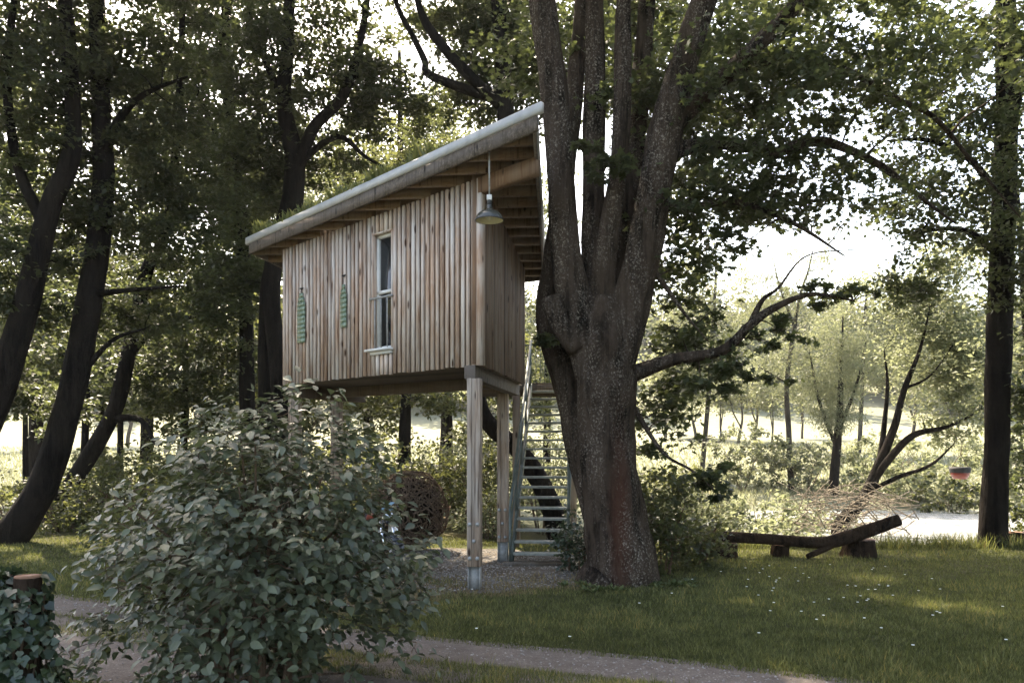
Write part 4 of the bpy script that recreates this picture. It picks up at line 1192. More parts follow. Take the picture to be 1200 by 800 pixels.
make_tree('fallen_willow', 'half-fallen willow with bare fanned limbs over the river bank', [
    [(985, 616, 25, 0.24), (1012, 584, 25, 0.20), (1030, 545, 25, 0.16), (1048, 500, 25, 0.12), (1060, 455, 25, 0.09), (1078, 410, 25, 0.05), (1090, 360, 25, 0.02)],
    [(1018, 572, 25, 0.13), (1040, 540, 24.8, 0.12), (1070, 510, 24.6, 0.10), (1110, 500, 24.4, 0.06), (1150, 480, 24.2, 0.02)],
    [(1015, 578, 25, 0.09), (1050, 560, 24.6, 0.07), (1090, 545, 24.3, 0.05), (1118, 520, 24.2, 0.02)],
    [(1030, 545, 25, 0.10), (1036, 500, 25.2, 0.08), (1040, 450, 25.3, 0.05), (1036, 410, 25.3, 0.02)],
    [(1060, 455, 25, 0.05), (1090, 440, 25, 0.03), (1120, 400, 25, 0.01)],
], [(1095, 400, 25.5, 1.8, 1.4, 1.5, 120, 0.5), (1110, 490, 25.0, 1.3, 1.0, 0.8, 40, 0.42), (1060, 340, 25.5, 1.4, 1.2, 1.0, 60, 0.5), (1140, 440, 25, 1.0, 1, 1.2, 50, 0.45), (1120, 310, 26, 1.4, 1.2, 1.2, 60, 0.5)], M['bark2'], M['bankshrub'], per=46, size=0.14, k=10)
make_tree('bank_tree', 'bright leafy tree behind the straight dark trunk', [
    [(1215, 620, 22, 0.2), (1210, 480, 22, 0.16), (1200, 330, 22, 0.1), (1190, 200, 22, 0.04)],
], [(1190, 420, 22, 1.2, 1.2, 2.4, 70, 0.5), (1200, 250, 22, 1.6, 1.4, 1.8, 50, 0.5), (1205, 560, 22, 0.9, 0.9, 1.0, 26, 0.45)], M['bark2'], M['bankshrub'], per=46, size=0.15, k=8)
make_tree('meadow_tree', 'hazy pale tree in the sunny gap right of the maple trunk', [
    [(822, 560, 46, 0.16), (829, 480, 46, 0.13), (836, 380, 46, 0.12), (840, 300, 46, 0.04)],
], [(825, 370, 46, 3.4, 2.4, 3.6, 170, 0.9), (790, 450, 46, 2.4, 2, 2.4, 90, 0.8)], M['barkpale'], M['willow'], per=44, size=0.2, k=8, flat=0.7)
make_tree('meadow_tree', 'tall airy tree beyond the meadow between the birch and the willow', [
    [(1006, 545, 62, 0.18), (1011, 440, 62, 0.15), (1014, 370, 62, 0.14), (1016, 335, 62, 0.05)],
], [(1015, 390, 62, 4.5, 3, 4.6, 200, 1.1), (950, 430, 64, 4.0, 3, 3.6, 120, 1.1), (1080, 420, 62, 4.0, 3, 4.0, 140, 1.1)], M['barkpale'], M['willow'], per=40, size=0.28, k=8, flat=0.7)
# a row of small trees along the far side of the meadow
proto = make_tree('field_tree', 'small pale tree in the row across the sunlit meadow', [[(866, 512, 75, 0.13), (870, 490, 75, 0.10), (868, 460, 75, 0.06), (873, 430, 75, 0.03)], [(868, 500, 75, 0.08), (858, 480, 75, 0.06), (853, 455, 75, 0.02)]],
                  [(870, 455, 75, 2.4, 2.2, 2.2, 60, 0.8)], M['barkpale'], M['willow'], per=36, size=0.3, k=6, group='trees across the meadow', flat=0.8)
def copy_tree(o, loc, rz, scl):
    c = o.copy(); COL.objects.link(c); c.location = loc; c.rotation_euler = (0, 0, rz); c.scale = (scl, scl, scl)
    for ch in list(o.children):
        k_ = ch.copy(); COL.objects.link(k_); k_.parent = c
    return c
for px, Y, s_ in [(845, 78, 0.9), (885, 80, 1.1), (905, 76, 0.8), (815, 82, 1.2), (940, 84, 1.0), (1070, 80, 1.3), (1120, 78, 1.1), (1180, 82, 1.4), (-20, 70, 1.3), (60, 74, 1.2), (150, 80, 1.5), (780, 86, 1.4), (560, 76, 1.5), (640, 80, 1.3)]:
    x = (px - 600) / FPX * Y
    copy_tree(proto, (x, Y, float(height(x, Y)) - 0.1), rng.uniform(0, 6), s_)
# far wood: one mass of crowns on the rise
fp, fs = [], []
for k_ in range(420):
    Y = rng.uniform(122, 215); x = rng.uniform(-160, 175)
    z0 = float(height(x, Y)); h = rng.uniform(10, 19)
    n = 200
    u = unit(rng.normal(0, 1, (n, 3))) * rng.random((n, 1)) ** 0.35
    fp.append(np.array([x, Y, z0 + h * 0.5]) + u * np.array([rng.uniform(3, 5), 4, h * 0.5])); fs.append(np.full(n, rng.uniform(1.4, 2.2)))
fw_ = leaves_obj('far_wood', np.concatenate(fp), np.concatenate(fs), 'kite', M['far'], None, tilt=0.9)
tag(fw_, 'dark far wood along the rise beyond the meadow', 'wood', kind='stuff')

# ---------------------------------------------------------------- shrubs
SH = [
    ('bright riverside shrub just right of the dark bush under the maple', 845, 18.6, 1.0, 1.4, 1500, 0.13, 'bankshrub'),
    ('bright riverside shrub behind the straight end of the log bench', 900, 19.2, 1.1, 1.5, 1700, 0.13, 'bankshrub'),
    ('sunny riverside shrub behind the middle of the log bench', 948, 18.8, 0.9, 1.1, 1300, 0.12, 'bankshrub'),
    ('low sunny shrub below the fallen willow', 1000, 19.2, 0.8, 0.85, 1000, 0.12, 'bankshrub'),
    ('tall reedy shrub in front of the sunny meadow', 820, 26, 1.6, 2.4, 2200, 0.16, 'bankshrub'),
    ('wide bright shrub behind the riverside shrubs', 890, 25, 2.0, 1.9, 2400, 0.16, 'bankshrub'),
    ('dense shrub at the foot of the fallen willow', 965, 26, 1.5, 1.5, 1800, 0.16, 'bankshrub'),
    ('pale tall shrub on the far bank beside the birch foot', 870, 40, 2.6, 3.4, 3000, 0.2, 'willow'),
    ('pale rounded shrub on the far bank before the willow', 945, 38.5, 2.2, 2.6, 2600, 0.2, 'willow'),
    ('tall leafy shrub on the far bank behind the fallen willow', 1040, 38.5, 2.4, 3.0, 2800, 0.2, 'bankshrub'),
    ('leafy shrub on the far bank beyond the straight dark trunk', 1175, 38, 2.6, 3.2, 2800, 0.2, 'bankshrub'),
    ('shrub at the meadow edge right behind the maple', 790, 31, 2.0, 2.8, 2600, 0.18, 'shrub'),
    ('bushy thicket in front of the meadow by the slanting trunk', 130, 26, 1.8, 2.3, 2600, 0.15, 'shrub'),
    ('bushy thicket before the meadow behind the upright trunk', 235, 27.5, 2.2, 2.8, 3000, 0.15, 'shrub'),
    ('bushy thicket behind the twin trunks', 340, 26, 2.0, 2.7, 2800, 0.15, 'shrub'),
    ('thicket closing the view under the middle of the house', 430, 27, 2.0, 2.6, 2800, 0.15, 'bankshrub'),
    ('thicket closing the view between the stilts', 520, 27, 1.9, 2.5, 2600, 0.15, 'bankshrub'),
    ('dark shrub hanging over the far river bank below the red basket', 1118, 34.5, 1.7, 2.2, 1600, 0.2, 'shrub'),
    ('low green bush on the far river bank', 1075, 36, 1.6, 1.5, 1200, 0.2, 'bankshrub'),
    ('leafy sapling beside the foot of the straight dark trunk', 1195, 18.2, 0.5, 1.6, 700, 0.12, 'shrub'),
    ('dark leafy bush against the maple trunk beside the log bench', 775, 12.9, 0.62, 1.75, 2600, 0.10, 'shrub'),
    ('low dark bush spreading before the log bench end', 815, 13.9, 0.60, 0.85, 1500, 0.10, 'shrub'),
    ('dark ivy-leaved bush between the staircase and the maple', 676, 13.3, 0.32, 0.95, 1200, 0.08, 'ivy'),
    ('bright undergrowth bush between the stilts and the wicker ball', 540, 21.5, 1.3, 2.7, 3000, 0.13, 'shrub'),
    ('sunlit low bush behind the second stilt', 570, 19.5, 0.8, 1.0, 1200, 0.11, 'bankshrub'),
    ('sunlit undergrowth seen through the stair treads', 635, 22.5, 1.5, 3.3, 3600, 0.13, 'bankshrub'),
    ('tall sunlit thicket between the stilts and the staircase', 575, 24, 1.5, 3.2, 3400, 0.14, 'bankshrub'),
    ('dark bush behind the wicker ball', 445, 21, 1.4, 2.5, 2400, 0.13, 'shrub'),
    ('dark undergrowth bush at the foot of the slanting trunk', 150, 21, 1.6, 1.8, 2400, 0.13, 'shrub'),
    ('dark undergrowth bush at the foot of the bowed trunk', 75, 20, 1.2, 1.3, 1700, 0.13, 'shrub'),
    ('dark bush below the twin trunks', 285, 21.5, 1.9, 2.6, 2800, 0.14, 'shrub'),
    ('dark bush at the foot of the upright trunk', 225, 22.5, 1.6, 2.1, 2200, 0.14, 'shrub'),
    ('low dark bush beside the leaning trunk foot', 15, 21, 1.0, 1.4, 1300, 0.13, 'shrub'),
    ('dark undergrowth behind the stilts at the low end of the house', 370, 20.5, 1.6, 2.4, 2500, 0.13, 'shrub'),
    ('fine-leaved feathery shrub half hidden by the broad-leaved bush', 178, 9.9, 0.8, 1.5, 5200, 0.055, 'shrub'),
]
for lab, px, Y, w, h, n, sz, mt_ in SH:
    fine = sz < 0.06
    make_shrub('shrub', lab, px, Y, w, h, n, sz, M[mt_], cs=0.14 if fine else 0.26, per=40 if fine else 30)

# dead brush on the bank under the fallen willow
br = thing('brush_pile', 'tangle of bare dead twigs on the bank behind the raised end of the log', 'brush', tuple(map(float, (*P(1000, 600, 20.5)[:2], -0.9))))
for k_ in range(120):
    c = P(rng.uniform(935, 1055), rng.uniform(572, 625), rng.uniform(19.0, 21.5))
    a = rng.uniform(-0.5, 1.2); L = rng.uniform(0.5, 1.5)
    d = np.array([math.cos(a) * rng.choice([-1, 1]), rng.uniform(-0.4, 0.4), math.sin(a)]) * L
    pts = catmull([c - d / 2, c + rng.normal(0, 0.08, 3), c + d / 2], 3)
    MB().tube(pts, np.linspace(0.016, 0.005, len(pts)), 4).build('twig', M['deadwood'], br)

# ---------------------------------------------------------------- foreground bush
bx, by = (300 - 600) / FPX * 6.5, 6.5
bush = thing('broadleaf_bush', 'large broad-leaved grey-green bush standing in front of the tree house stilts', 'bush', (bx, by, 0))
nodes, nrad = [], []
mb = MB()
for k_ in range(26):
    a = rng.uniform(0, 6.28); sp = rng.uniform(0.25, 1.25); hh = rng.uniform(1.3, 2.25) * (1 - 0.28 * (sp / 1.25) ** 2)
    b = np.array([bx + 0.22 * math.cos(a), by + 0.22 * math.sin(a), -0.05])
    e = np.array([bx + sp * math.cos(a) * 1.05, by + sp * 0.8 * math.sin(a), hh])
    mid = b * 0.5 + e * 0.5 + np.array([-0.2 * math.cos(a) * sp, -0.2 * math.sin(a) * sp, 0.22])
    pts = catmull([b, mid, e], 6)
    rr = np.linspace(0.022, 0.006, len(pts))
    mb.tube(pts, rr, 6)
    nodes += list(pts); nrad += list(rr)
def bush_r(u):
    return 1 + 0.16 * mnoise.noise(Vector(u * 2.1)) + 0.10 * mnoise.noise(Vector(u * 4.7 + 3))
cl = []
cen = np.array([bx, by, 1.05])
while len(cl) < 900:
    u = unit(rng.normal(0, 1, 3))
    r_ = rng.random() ** 0.33 * bush_r(u)
    q = cen + u * np.array([1.36, 1.1, 1.22]) * r_
    if q[2] < 0.10: continue
    # open lower right flank where bare stems show
    if q[0] > bx + 0.55 and q[2] < 0.75 and rng.random() < 0.6: continue
    if q[0] > -1.10 and 1.2 < q[2] < 1.85 and rng.random() < 0.75: continue
    if q[0] < bx - 0.95 and q[2] > 0.38 and rng.random() < 0.85: continue
    # shoulder falls away towards the lawn on the left
    if q[0] < bx - 0.75 and q[2] > 1.55: continue
    cl.append(q)
# shoots that stand out of the outline
for px_, py_ in ((345, 455), (330, 475), (385, 470), (270, 505), (235, 520), (420, 505), (440, 545), (485, 655), (478, 740), (120, 715), (98, 768), (100, 785), (470, 700), (400, 490), (300, 482), (150, 640), (490, 690)):
    for q in range(5):
        cl.append(P(px_ + rng.normal(0, 8), py_ + rng.normal(8, 9), by + rng.uniform(-0.5, 0.3)))
cl = np.array(cl)
V, F = grow(nodes, nrad, cl, k=5, rmax=0.014, steps=5)
mb.add(V, F)
mb.build('stems', M['twigwood'], bush, smooth=True)
pos, idx = clump_leaves(cl, rng.uniform(0.10, 0.19, len(cl)), 13, 0.75)
pos[:, 2] = np.maximum(pos[:, 2], 0.03)
outw = unit(pos - cen) * 0.45 + np.array([0, -0.12, 0])
fr = leaf_frames(pos, 0.45, 0.3, outw)
lsz = rng.uniform(0.055, 0.105, len(pos))
rnd = np.clip(0.75 * rng.random(len(pos)) + 0.25 * rng.random(len(cl))[idx], 0, 1)
# the 300 outermost leaves on the camera's side are single leaves, the rest one part
front = (pos - np.array([0, 0, CAMZ]))
score = np.linalg.norm(front, axis=1) - lsz * 10 - 0.8 * np.linalg.norm((pos - cen) / np.array([1.36, 1.1, 1.22]), axis=1)
inview = np.abs(front[:, 0] / front[:, 1]) < 0.63
score[~inview] += 10
single = np.zeros(len(pos), bool); single[np.argsort(score)[:300]] = True
o = leaves_obj('foliage', pos[~single], lsz[~single], 'ovate', M['bush'], bush, frames=tuple(a[~single] for a in fr), rnd=rnd[~single])
o['kind'] = 'stuff'
tv, tf = leaf_template('ovate')
leafm_ = []
for k_ in range(6):
    me = arr_mesh('leaf', tv, tf, np.full(len(tv), (k_ + 0.5) / 6)); me.materials.append(M['bush']); leafm_.append(me)
for i in np.where(single)[0]:
    me = leafm_[min(5, int(rnd[i] * 6))]
    l_ = link('leaf', me, None, bush)
    mtx = Matrix([[*(fr[0][i][r_] for r_ in (0,)), fr[1][i][0], fr[2][i][0], pos[i][0] - bx],
                  [fr[0][i][1], fr[1][i][1], fr[2][i][1], pos[i][1] - by],
                  [fr[0][i][2], fr[1][i][2], fr[2][i][2], pos[i][2]],
                  [0, 0, 0, 1]])
    l_.matrix_local = mtx @ Matrix.Scale(float(lsz[i]), 4)

# ---------------------------------------------------------------- ivy-clad posts at the lane
def log_post(x, y, r, h, label):
    t = thing('log_post', label, 'post', (x, y, 0))
    MB().tube([(x, y, -0.05), (x, y, h * 0.5), (x + 0.01, y, h)], [r * 1.03, r, r], 16, True, 0.08, 5).build('shaft', M['logwood'], t, smooth=False)
    MB().lathe([(r * 0.97, 0.0), (r * 0.95, 0.012), (0.0, 0.014)], (x + 0.01, y, h), 16).build('sawn_top', M['endgrain'], t)
    return t
px1, py1 = (31 - 600) / FPX * 5.6, 5.6
log_post(px1, py1, 0.088, CAMZ + (HOR - 676) / FPX * 5.6, 'sawn log post with pale flat top rising out of the ivy')
px2 = (-2 - 600) / FPX * 5.7
log_post(px2, 5.7, 0.085, CAMZ + (HOR - 675) / FPX * 5.7, 'second brown log post beside it, sunk deeper in ivy')
ivy = thing('ivy', 'dark glossy ivy covering the sawn log posts beside the lane', 'ivy', (px1 - 0.1, 5.6, 0))
n = 2600
ang = rng.uniform(0, 6.28, n); hh = rng.uniform(0.0, 1.12, n)
rad = 0.15 + 0.05 * np.sin(hh * 5 + ang) + 0.06 * (1 - hh) + rng.uniform(-0.03, 0.05, n)
bx2 = np.where(rng.random(n) < 0.5, px1, px2)
pos = np.column_stack([bx2 + np.cos(ang) * rad * 0.95 - 0.02, 5.62 + np.sin(ang) * rad, hh * 1.0])
outw = np.column_stack([np.cos(ang), np.sin(ang), np.full(n, -0.4)]) * 0.9
keep = ~((pos[:, 2] > 1.02) & (np.abs(pos[:, 0] - px1) < 0.1))
frv = leaf_frames(pos[keep], 0.5, 0.4, outw[keep])
psel = pos[keep]; isz = rng.uniform(0.045, 0.085, len(psel)); irnd = rng.random(len(psel))
lead = np.zeros(len(psel), bool); lead[np.argsort(psel[:, 1] - isz * 4)[:160]] = True
o = leaves_obj('foliage', psel[~lead], isz[~lead], 'ivy', M['ivy'], ivy, frames=tuple(a[~lead] for a in frv), rnd=irnd[~lead]); o['kind'] = 'stuff'
tv, tf = leaf_template('ivy')
ivm = []
for k_ in range(4):
    me = arr_mesh('leaf', tv, tf, np.full(len(tv), (k_ + 0.5) / 4)); me.materials.append(M['ivy']); ivm.append(me)
for i in np.where(lead)[0]:
    l_ = link('leaf', ivm[min(3, int(irnd[i] * 4))], None, ivy)
    q = psel[i] - wloc(ivy)
    l_.matrix_local = Matrix([[frv[0][i][r_], frv[1][i][r_], frv[2][i][r_], q[r_]] for r_ in range(3)] + [[0, 0, 0, 1]]) @ Matrix.Scale(float(isz[i]), 4)
mb = MB()
for k_ in range(12):
    a = rng.uniform(0, 6.28); xx = px1 if k_ % 2 else px2
    pts = [(xx + 0.11 * math.cos(a + t * 1.5), 5.62 + 0.11 * math.sin(a + t * 1.5), t * 1.0 - 0.03) for t in np.linspace(0, 1, 7)]
    mb.tube(pts, np.full(7, 0.008), 5)
mb.build('stems', M['twigwood'], ivy)

# ---------------------------------------------------------------- wicker ball
wc = np.array([*P(480, 597, 16.2)[:2], 0.80]); wr = 0.80
ball = thing('wicker_ball', 'big round ball woven from brown twigs lying under the house', 'wicker ball', (float(wc[0]), float(wc[1]), 0))
arcs = []
for k_ in range(10):
    L = 0.55 + 0.07 * k_
    t = np.linspace(-L / 2, L / 2, 7)
    pts = np.column_stack([np.sin(t) * wr, 0.03 * np.sin(t * 5 + k_), np.cos(t) * wr + 0.02 * np.sin(t * 7 + 2 * k_)])
    v_, f_ = tube_arrays(pts, np.linspace(0.017, 0.010, 7), 5)
    me = arr_mesh('twig', v_, f_, smooth=True); me.materials.append(M['twigwood']); arcs.append(me)
core = MB()
nn, mm_ = 16, 10
cv = [wc + np.array([math.cos(a) * math.cos(b), math.sin(a) * math.cos(b), math.sin(b)]) * 0.66 for b in np.linspace(-1.5, 1.5, mm_) for a in np.linspace(0, 2 * math.pi, nn, endpoint=False)]
core.add(cv, [[i * nn + j, i * nn + (j + 1) % nn, (i + 1) * nn + (j + 1) % nn, (i + 1) * nn + j] for i in range(mm_ - 1) for j in range(nn)])
core.build('inner_weave', M['logwood'], ball, smooth=True)
for k_ in range(290):
    o = link('twig', arcs[k_ % 10], None, ball)
    u = unit(rng.normal(0, 1, 3))
    if u[1] > 0.3: u[1] *= -1
    z = Vector(u); q = z.to_track_quat('Z', 'Y')
    s_ = rng.uniform(0.90, 1.0)
    o.matrix_local = Matrix.Translation((0, 0, 0.80)) @ q.to_matrix().to_4x4() @ Matrix.Rotation(rng.uniform(0, 3.14), 4, 'Z') @ Matrix.Scale(s_, 4)

# ---------------------------------------------------------------- log bench
lb = thing('log_bench', 'bent fallen log laid as a bench at the lawn edge', 'log', tuple(map(float, (*P(950, 640, 15.0)[:2], 0))))
sm = catmull([np.append(P(832, 629, 15.0), 0.10), np.append(P(850, 629, 15.0), 0.105), np.append(P(905, 632, 15.0), 0.10), np.append(P(960, 636, 15.0), 0.115), np.append(P(985, 632, 15.0), 0.13), np.append(P(1020, 621, 14.95), 0.125), np.append(P(1054, 609, 14.9), 0.11)], 5)
MB().tube(sm[:, :3], sm[:, 3] * 0.9, 14, True, 0.24, 9).build('log', M['logwood'], lb, smooth=True)
e0, e1 = sm[-2, :3], sm[-1, :3]
ax = unit(e1 - e0)
MB().lathe([(0.10, 0.0), (0.095, 0.006), (0.0, 0.008)], e1, 14, tuple(ax)).build('sawn_end', M['endgrain'], lb)
sm = catmull([np.append(P(985, 634, 15.0), 0.07), np.append(P(962, 645, 14.9), 0.06), np.append(P(946, 652, 14.85), 0.05)], 5)
MB().tube(sm[:, :3], sm[:, 3], 9, True, 0.15, 2).build('side_branch', M['logwood'], lb, smooth=True)
def stump(px, Y, r, h, label):
    x = (px - 600) / FPX * Y
    t = thing('stump', label, 'stump', (x, Y, 0))
    MB().tube(catmull([(x - 0.02, Y, -0.06), (x, Y, h * 0.4), (x + 0.02, Y, h)], 4), np.linspace(r * 1.15, r * 0.85, 9), 14, True, 0.45, int(px)).build('trunk_piece', M['logwood'], t, smooth=True)
    MB().lathe([(r * 0.86, -0.006), (r * 0.8, 0.006), (0.0, 0.008)], (x + 0.02, Y, h), 14).build('sawn_top', M['endgrain'], t)
stump(1010, 15.1, 0.27, 0.33, 'gnarled stump propping the raised end of the log bench')
stump(852, 15.05, 0.20, 0.28, 'dark stump under the straight end of the log bench')
stump(915, 15.2, 0.17, 0.22, 'small stump under the middle of the log bench')
stump(1190, 17.2, 0.26, 0.26, 'mossy stump beside the straight dark trunk')

# ---------------------------------------------------------------- red basket hung above the bank
rc = P(1125, 553, 26)
bk = thing('hanging_basket', 'small red and black basket hanging on a rope over the river bank', 'basket', tuple(map(float, rc)))
MB().lathe([(0.0, -0.22), (0.20, -0.22), (0.27, -0.10), (0.30, 0.06), (0.285, 0.06), (0.25, -0.08), (0.0, -0.18)], rc, 18).build('tub', M['redpaint'], bk, smooth=True)
MB().lathe([(0.30, -0.02), (0.325, 0.10), (0.31, 0.17), (0.28, 0.15), (0.282, -0.02)], rc, 18).build('rim', M['rubber'], bk, smooth=True)
MB().tube(catmull([rc + np.array([-0.29, 0, 0.1]), rc + np.array([-0.1, 0, 0.42]), rc + np.array([0.02, 0, 0.55])], 5), np.full(11, 0.014), 6).tube(catmull([rc + np.array([0.29, 0, 0.1]), rc + np.array([0.12, 0, 0.42]), rc + np.array([0.02, 0, 0.55])], 5), np.full(11, 0.014), 6).build('sling', M['rope'], bk)
MB().tube(catmull([rc + np.array([0.02, 0, 0.54]), rc + np.array([-0.12, -0.3, 1.0]), P(1114, 506, 24.6)], 6), np.full(13, 0.018), 6).build('rope', M['rope'], bk)

# ---------------------------------------------------------------- motorcycle parked behind the bush
mx, my = (459 - 600) / FPX * 12.8, 12.8
moto = thing('motorcycle', 'black motorcycle with chrome fork parked behind the broad-leaved bush', 'motorcycle', (mx, my, 0))
mdir = unit(np.array([0.50, -0.86])); mside = np.array([-mdir[1], mdir[0]])
def mp_(f, s_, z): q = np.array([mx, my]) + mdir * f + mside * s_; return np.array([q[0], q[1], z])
def wheel(f):
    c = mp_(f, 0, 0.32)
    ax = np.array([mside[0], mside[1], 0])
    w = MB().lathe([(0.20, -0.06), (0.27, -0.075), (0.315, -0.05), (0.325, 0), (0.315, 0.05), (0.27, 0.075), (0.20, 0.06), (0.20, -0.06)], c, 32, tuple(ax)).build('wheel', M['rubber'], moto, smooth=True)
    MB().lathe([(0.205, -0.05), (0.17, -0.04), (0.17, 0.04), (0.205, 0.05)], c, 32, tuple(ax)).build('rim', M['chrome'], w, smooth=True)
    sp = MB()
    for k_ in range(10):
        a = k_ * math.pi / 5
        dirv = np.array([mdir[0] * math.cos(a), mdir[1] * math.cos(a), math.sin(a)])
        sp.bar(c, c + dirv * 0.175, 0.012, 0.012)
    sp.build('spokes', M['chrome'], w)
wheel(0.0); wheel(-1.36)
for s_ in (-0.10, 0.10):
    MB().tube([mp_(0.0, s_, 0.30), mp_(-0.30, s_, 0.98)], [0.026, 0.022], 8).build('fork', M['chrome'], moto, smooth=True)
MB().tube(catmull([mp_(-0.46, -0.38, 1.05), mp_(-0.36, -0.22, 1.06), mp_(-0.30, 0, 1.02), mp_(-0.36, 0.22, 1.06), mp_(-0.46, 0.38, 1.05)], 4), np.full(17, 0.014), 8).build('handlebar', M['blackpaint'], moto)
MB().lathe([(0.0, -0.12), (0.06, -0.10), (0.095, -0.02), (0.10, 0.02), (0.0, 0.03)], mp_(-0.16, 0, 0.90), 18, (mdir[0], mdir[1], 0)).build('headlight', M['chrome'], moto, smooth=True)
tk = catmull([mp_(-0.34, 0, 0.86), mp_(-0.5, 0, 0.92), mp_(-0.72, 0, 0.86), mp_(-0.86, 0, 0.76)], 5)
MB().tube(tk, np.interp(np.linspace(0, 1, 16), [0, 0.3, 0.8, 1], [0.08, 0.17, 0.14, 0.06]), 14).build('tank', M['redpaint'], moto, smooth=True)
tk = catmull([mp_(-0.82, 0, 0.80), mp_(-1.1, 0, 0.78), mp_(-1.45, 0, 0.84), mp_(-1.6, 0, 0.88)], 5)
MB().tube(tk, np.interp(np.linspace(0, 1, 16), [0, 0.3, 0.8, 1], [0.09, 0.13, 0.11, 0.04]), 12).build('seat', M['rubber'], moto, smooth=True)
MB().bar(mp_(-0.42, 0, 0.45), mp_(-0.95, 0, 0.42), 0.26, 0.34).build('engine', M['iron'], moto, bevel=0.05)
MB().tube([mp_(-0.30, 0, 0.92), mp_(-0.45, 0, 0.6), mp_(-1.0, 0, 0.45), mp_(-1.36, 0, 0.32)], [0.03] * 4, 8).build('frame', M['blackpaint'], moto)
MB().tube([mp_(-0.5, 0.17, 0.30), mp_(-1.0, 0.19, 0.28), mp_(-1.65, 0.20, 0.40)], [0.03, 0.045, 0.05], 10).build('exhaust', M['chrome'], moto, smooth=True)
fd = MB()
for s_ in (-1,):
    arc = [mp_(math.cos(a) * 0.36, 0, 0.32 + math.sin(a) * 0.36) for a in np.linspace(0.3, 2.6, 10)]
    for a, b in zip(arc[:-1], arc[1:]): fd.bar(a, b, 0.17, 0.012, up=(mside[0], mside[1], 0.001)) if False else fd.bar(a, b, 0.17, 0.012)
fd.build('mudguard', M['blackpaint'], moto)
MB().bar(mp_(-0.20, 0.17, 0.62), mp_(-0.62, 0.20, 0.70), 0.03, 0.20).build('side_panel', M['whitepaint'], moto, bevel=0.01)
MB().bar(mp_(-0.95, 0.17, 0.66), mp_(-1.3, 0.17, 0.74), 0.03, 0.15).build('side_panel', M['whitepaint'], moto, bevel=0.01)
MB().bar(mp_(-0.16, -0.10, 1.08), mp_(-0.16, 0.10, 1.08), 0.02, 0.16, up=(mdir[0] * 0.5, mdir[1] * 0.5, 1)).build('windscreen', M['blueglass'], moto, bevel=0.008)

# ---------------------------------------------------------------- grass, weeds, stones, daisies
def blades(name, n, xr, yr, hmin, hmax, w, material, mask, lab=None, dens_near=True, kind='stuff', cat='grass', lean=0.45):
    y = rng.uniform(1 / yr[1], 1 / yr[0], n) ** -1 if dens_near else rng.uniform(*yr, n)
    x = rng.uniform(-0.70, 0.70, n) * y if xr is None else rng.uniform(*xr, n)
    k_ = mask(x, y)
    x, y = x[k_], y[k_]
    z = height(x, y)
    patch = np.array([0.75 + 0.35 * mnoise.noise(Vector((a * 0.8, b * 0.8, 0))) + 0.35 * mnoise.noise(Vector((a * 3.1, b * 3.1, 5))) for a, b in zip(x, y)])
    h = rng.uniform(hmin, hmax, len(x)) * patch
    a = rng.uniform(0, 6.28, len(x)); ww = w * (0.5 + y / 14)
    base = np.column_stack([x, y, z])
    sdv = np.column_stack([np.cos(a), np.sin(a), np.zeros(len(x))]) * ww[:, None] / 2
    tip = base + np.column_stack([rng.normal(0, lean, (len(x), 2)), np.ones(len(x))]) * h[:, None]
    v = np.stack([base - sdv, base + sdv, tip], 1).reshape(-1, 3)
    f = np.arange(len(v)).reshape(-1, 3)
    rn = np.clip(0.85 * rng.random(len(x)) ** 1.3 + 0.7 * (patch - 0.62), 0, 1)
    o = link(name, arr_mesh(name, v, f, np.repeat(rn, 3)), material)
    tag(o, lab, cat, kind=kind)
    return o
def lawn_mask(x, y):
    off = lane_offset(x, y)
    in_track = ((off > 0.03) & (off < 0.92)) | ((off > 1.6) & (off < 2.7))
    edge = (off > -0.1) & (off < 0.2) & (rng.random(len(x)) < 0.35)
    thin = in_yard(x, y, 0.0) & ((y > 12.3) | (np.array([mnoise.noise(Vector((a * 1.4, b * 1.4, 8))) for a, b in zip(x, y)]) < 0.05))
    part = in_yard(x, y, 0.1) & (rng.random(len(x)) < 0.5)
    return (~in_track | edge) & ~thin & ~part & (y < 19 + 0 * x)
blades('lawn_grass', 420000, None, (5.5, 19), 0.03, 0.085, 0.010, M['grass'], lawn_mask, 'short green lawn grass beside the lane')
blades('tall_grass', 26000, None, (6.0, 18), 0.07, 0.17, 0.012, M['grass'], lambda x, y: lawn_mask(x, y) & (np.array([mnoise.noise(Vector((a * 1.7, b * 1.7, 2))) for a, b in zip(x, y)]) > -0.05), 'longer grass tufts standing out of the lawn', lean=0.35)
blades('dry_grass', 26000, (-4, 1.6), (9.6, 13.0), 0.03, 0.11, 0.012, M['drygrass'], lambda x, y: in_yard(x, y, 0.12) & (rng.random(len(x)) < 0.9 - 0.25 * (y - 9.6)), 'dry brown grass at the gravel yard edge', dens_near=False)
blades('bank_grass', 45000, (3, 20), (16.3, 20.5), 0.10, 0.42, 0.016, M['grass'], lambda x, y: (height(x, y) > -0.62) & (rng.random(len(x)) < 0.8), 'long grass along the river bank', dens_near=False)
blades('meadow_grass', 60000, None, (30, 75), 0.15, 0.5, 0.02, M['meadow'], lambda x, y: height(x, y) > -0.4, 'tall pale meadow grass beyond the trees', dens_near=True)

M['weed'] = leaf_mat('weed_leaf', [(0.03, 0.045, 0.016), (0.055, 0.075, 0.028), (0.11, 0.13, 0.05)], (0.18, 0.22, 0.07), 0.3)
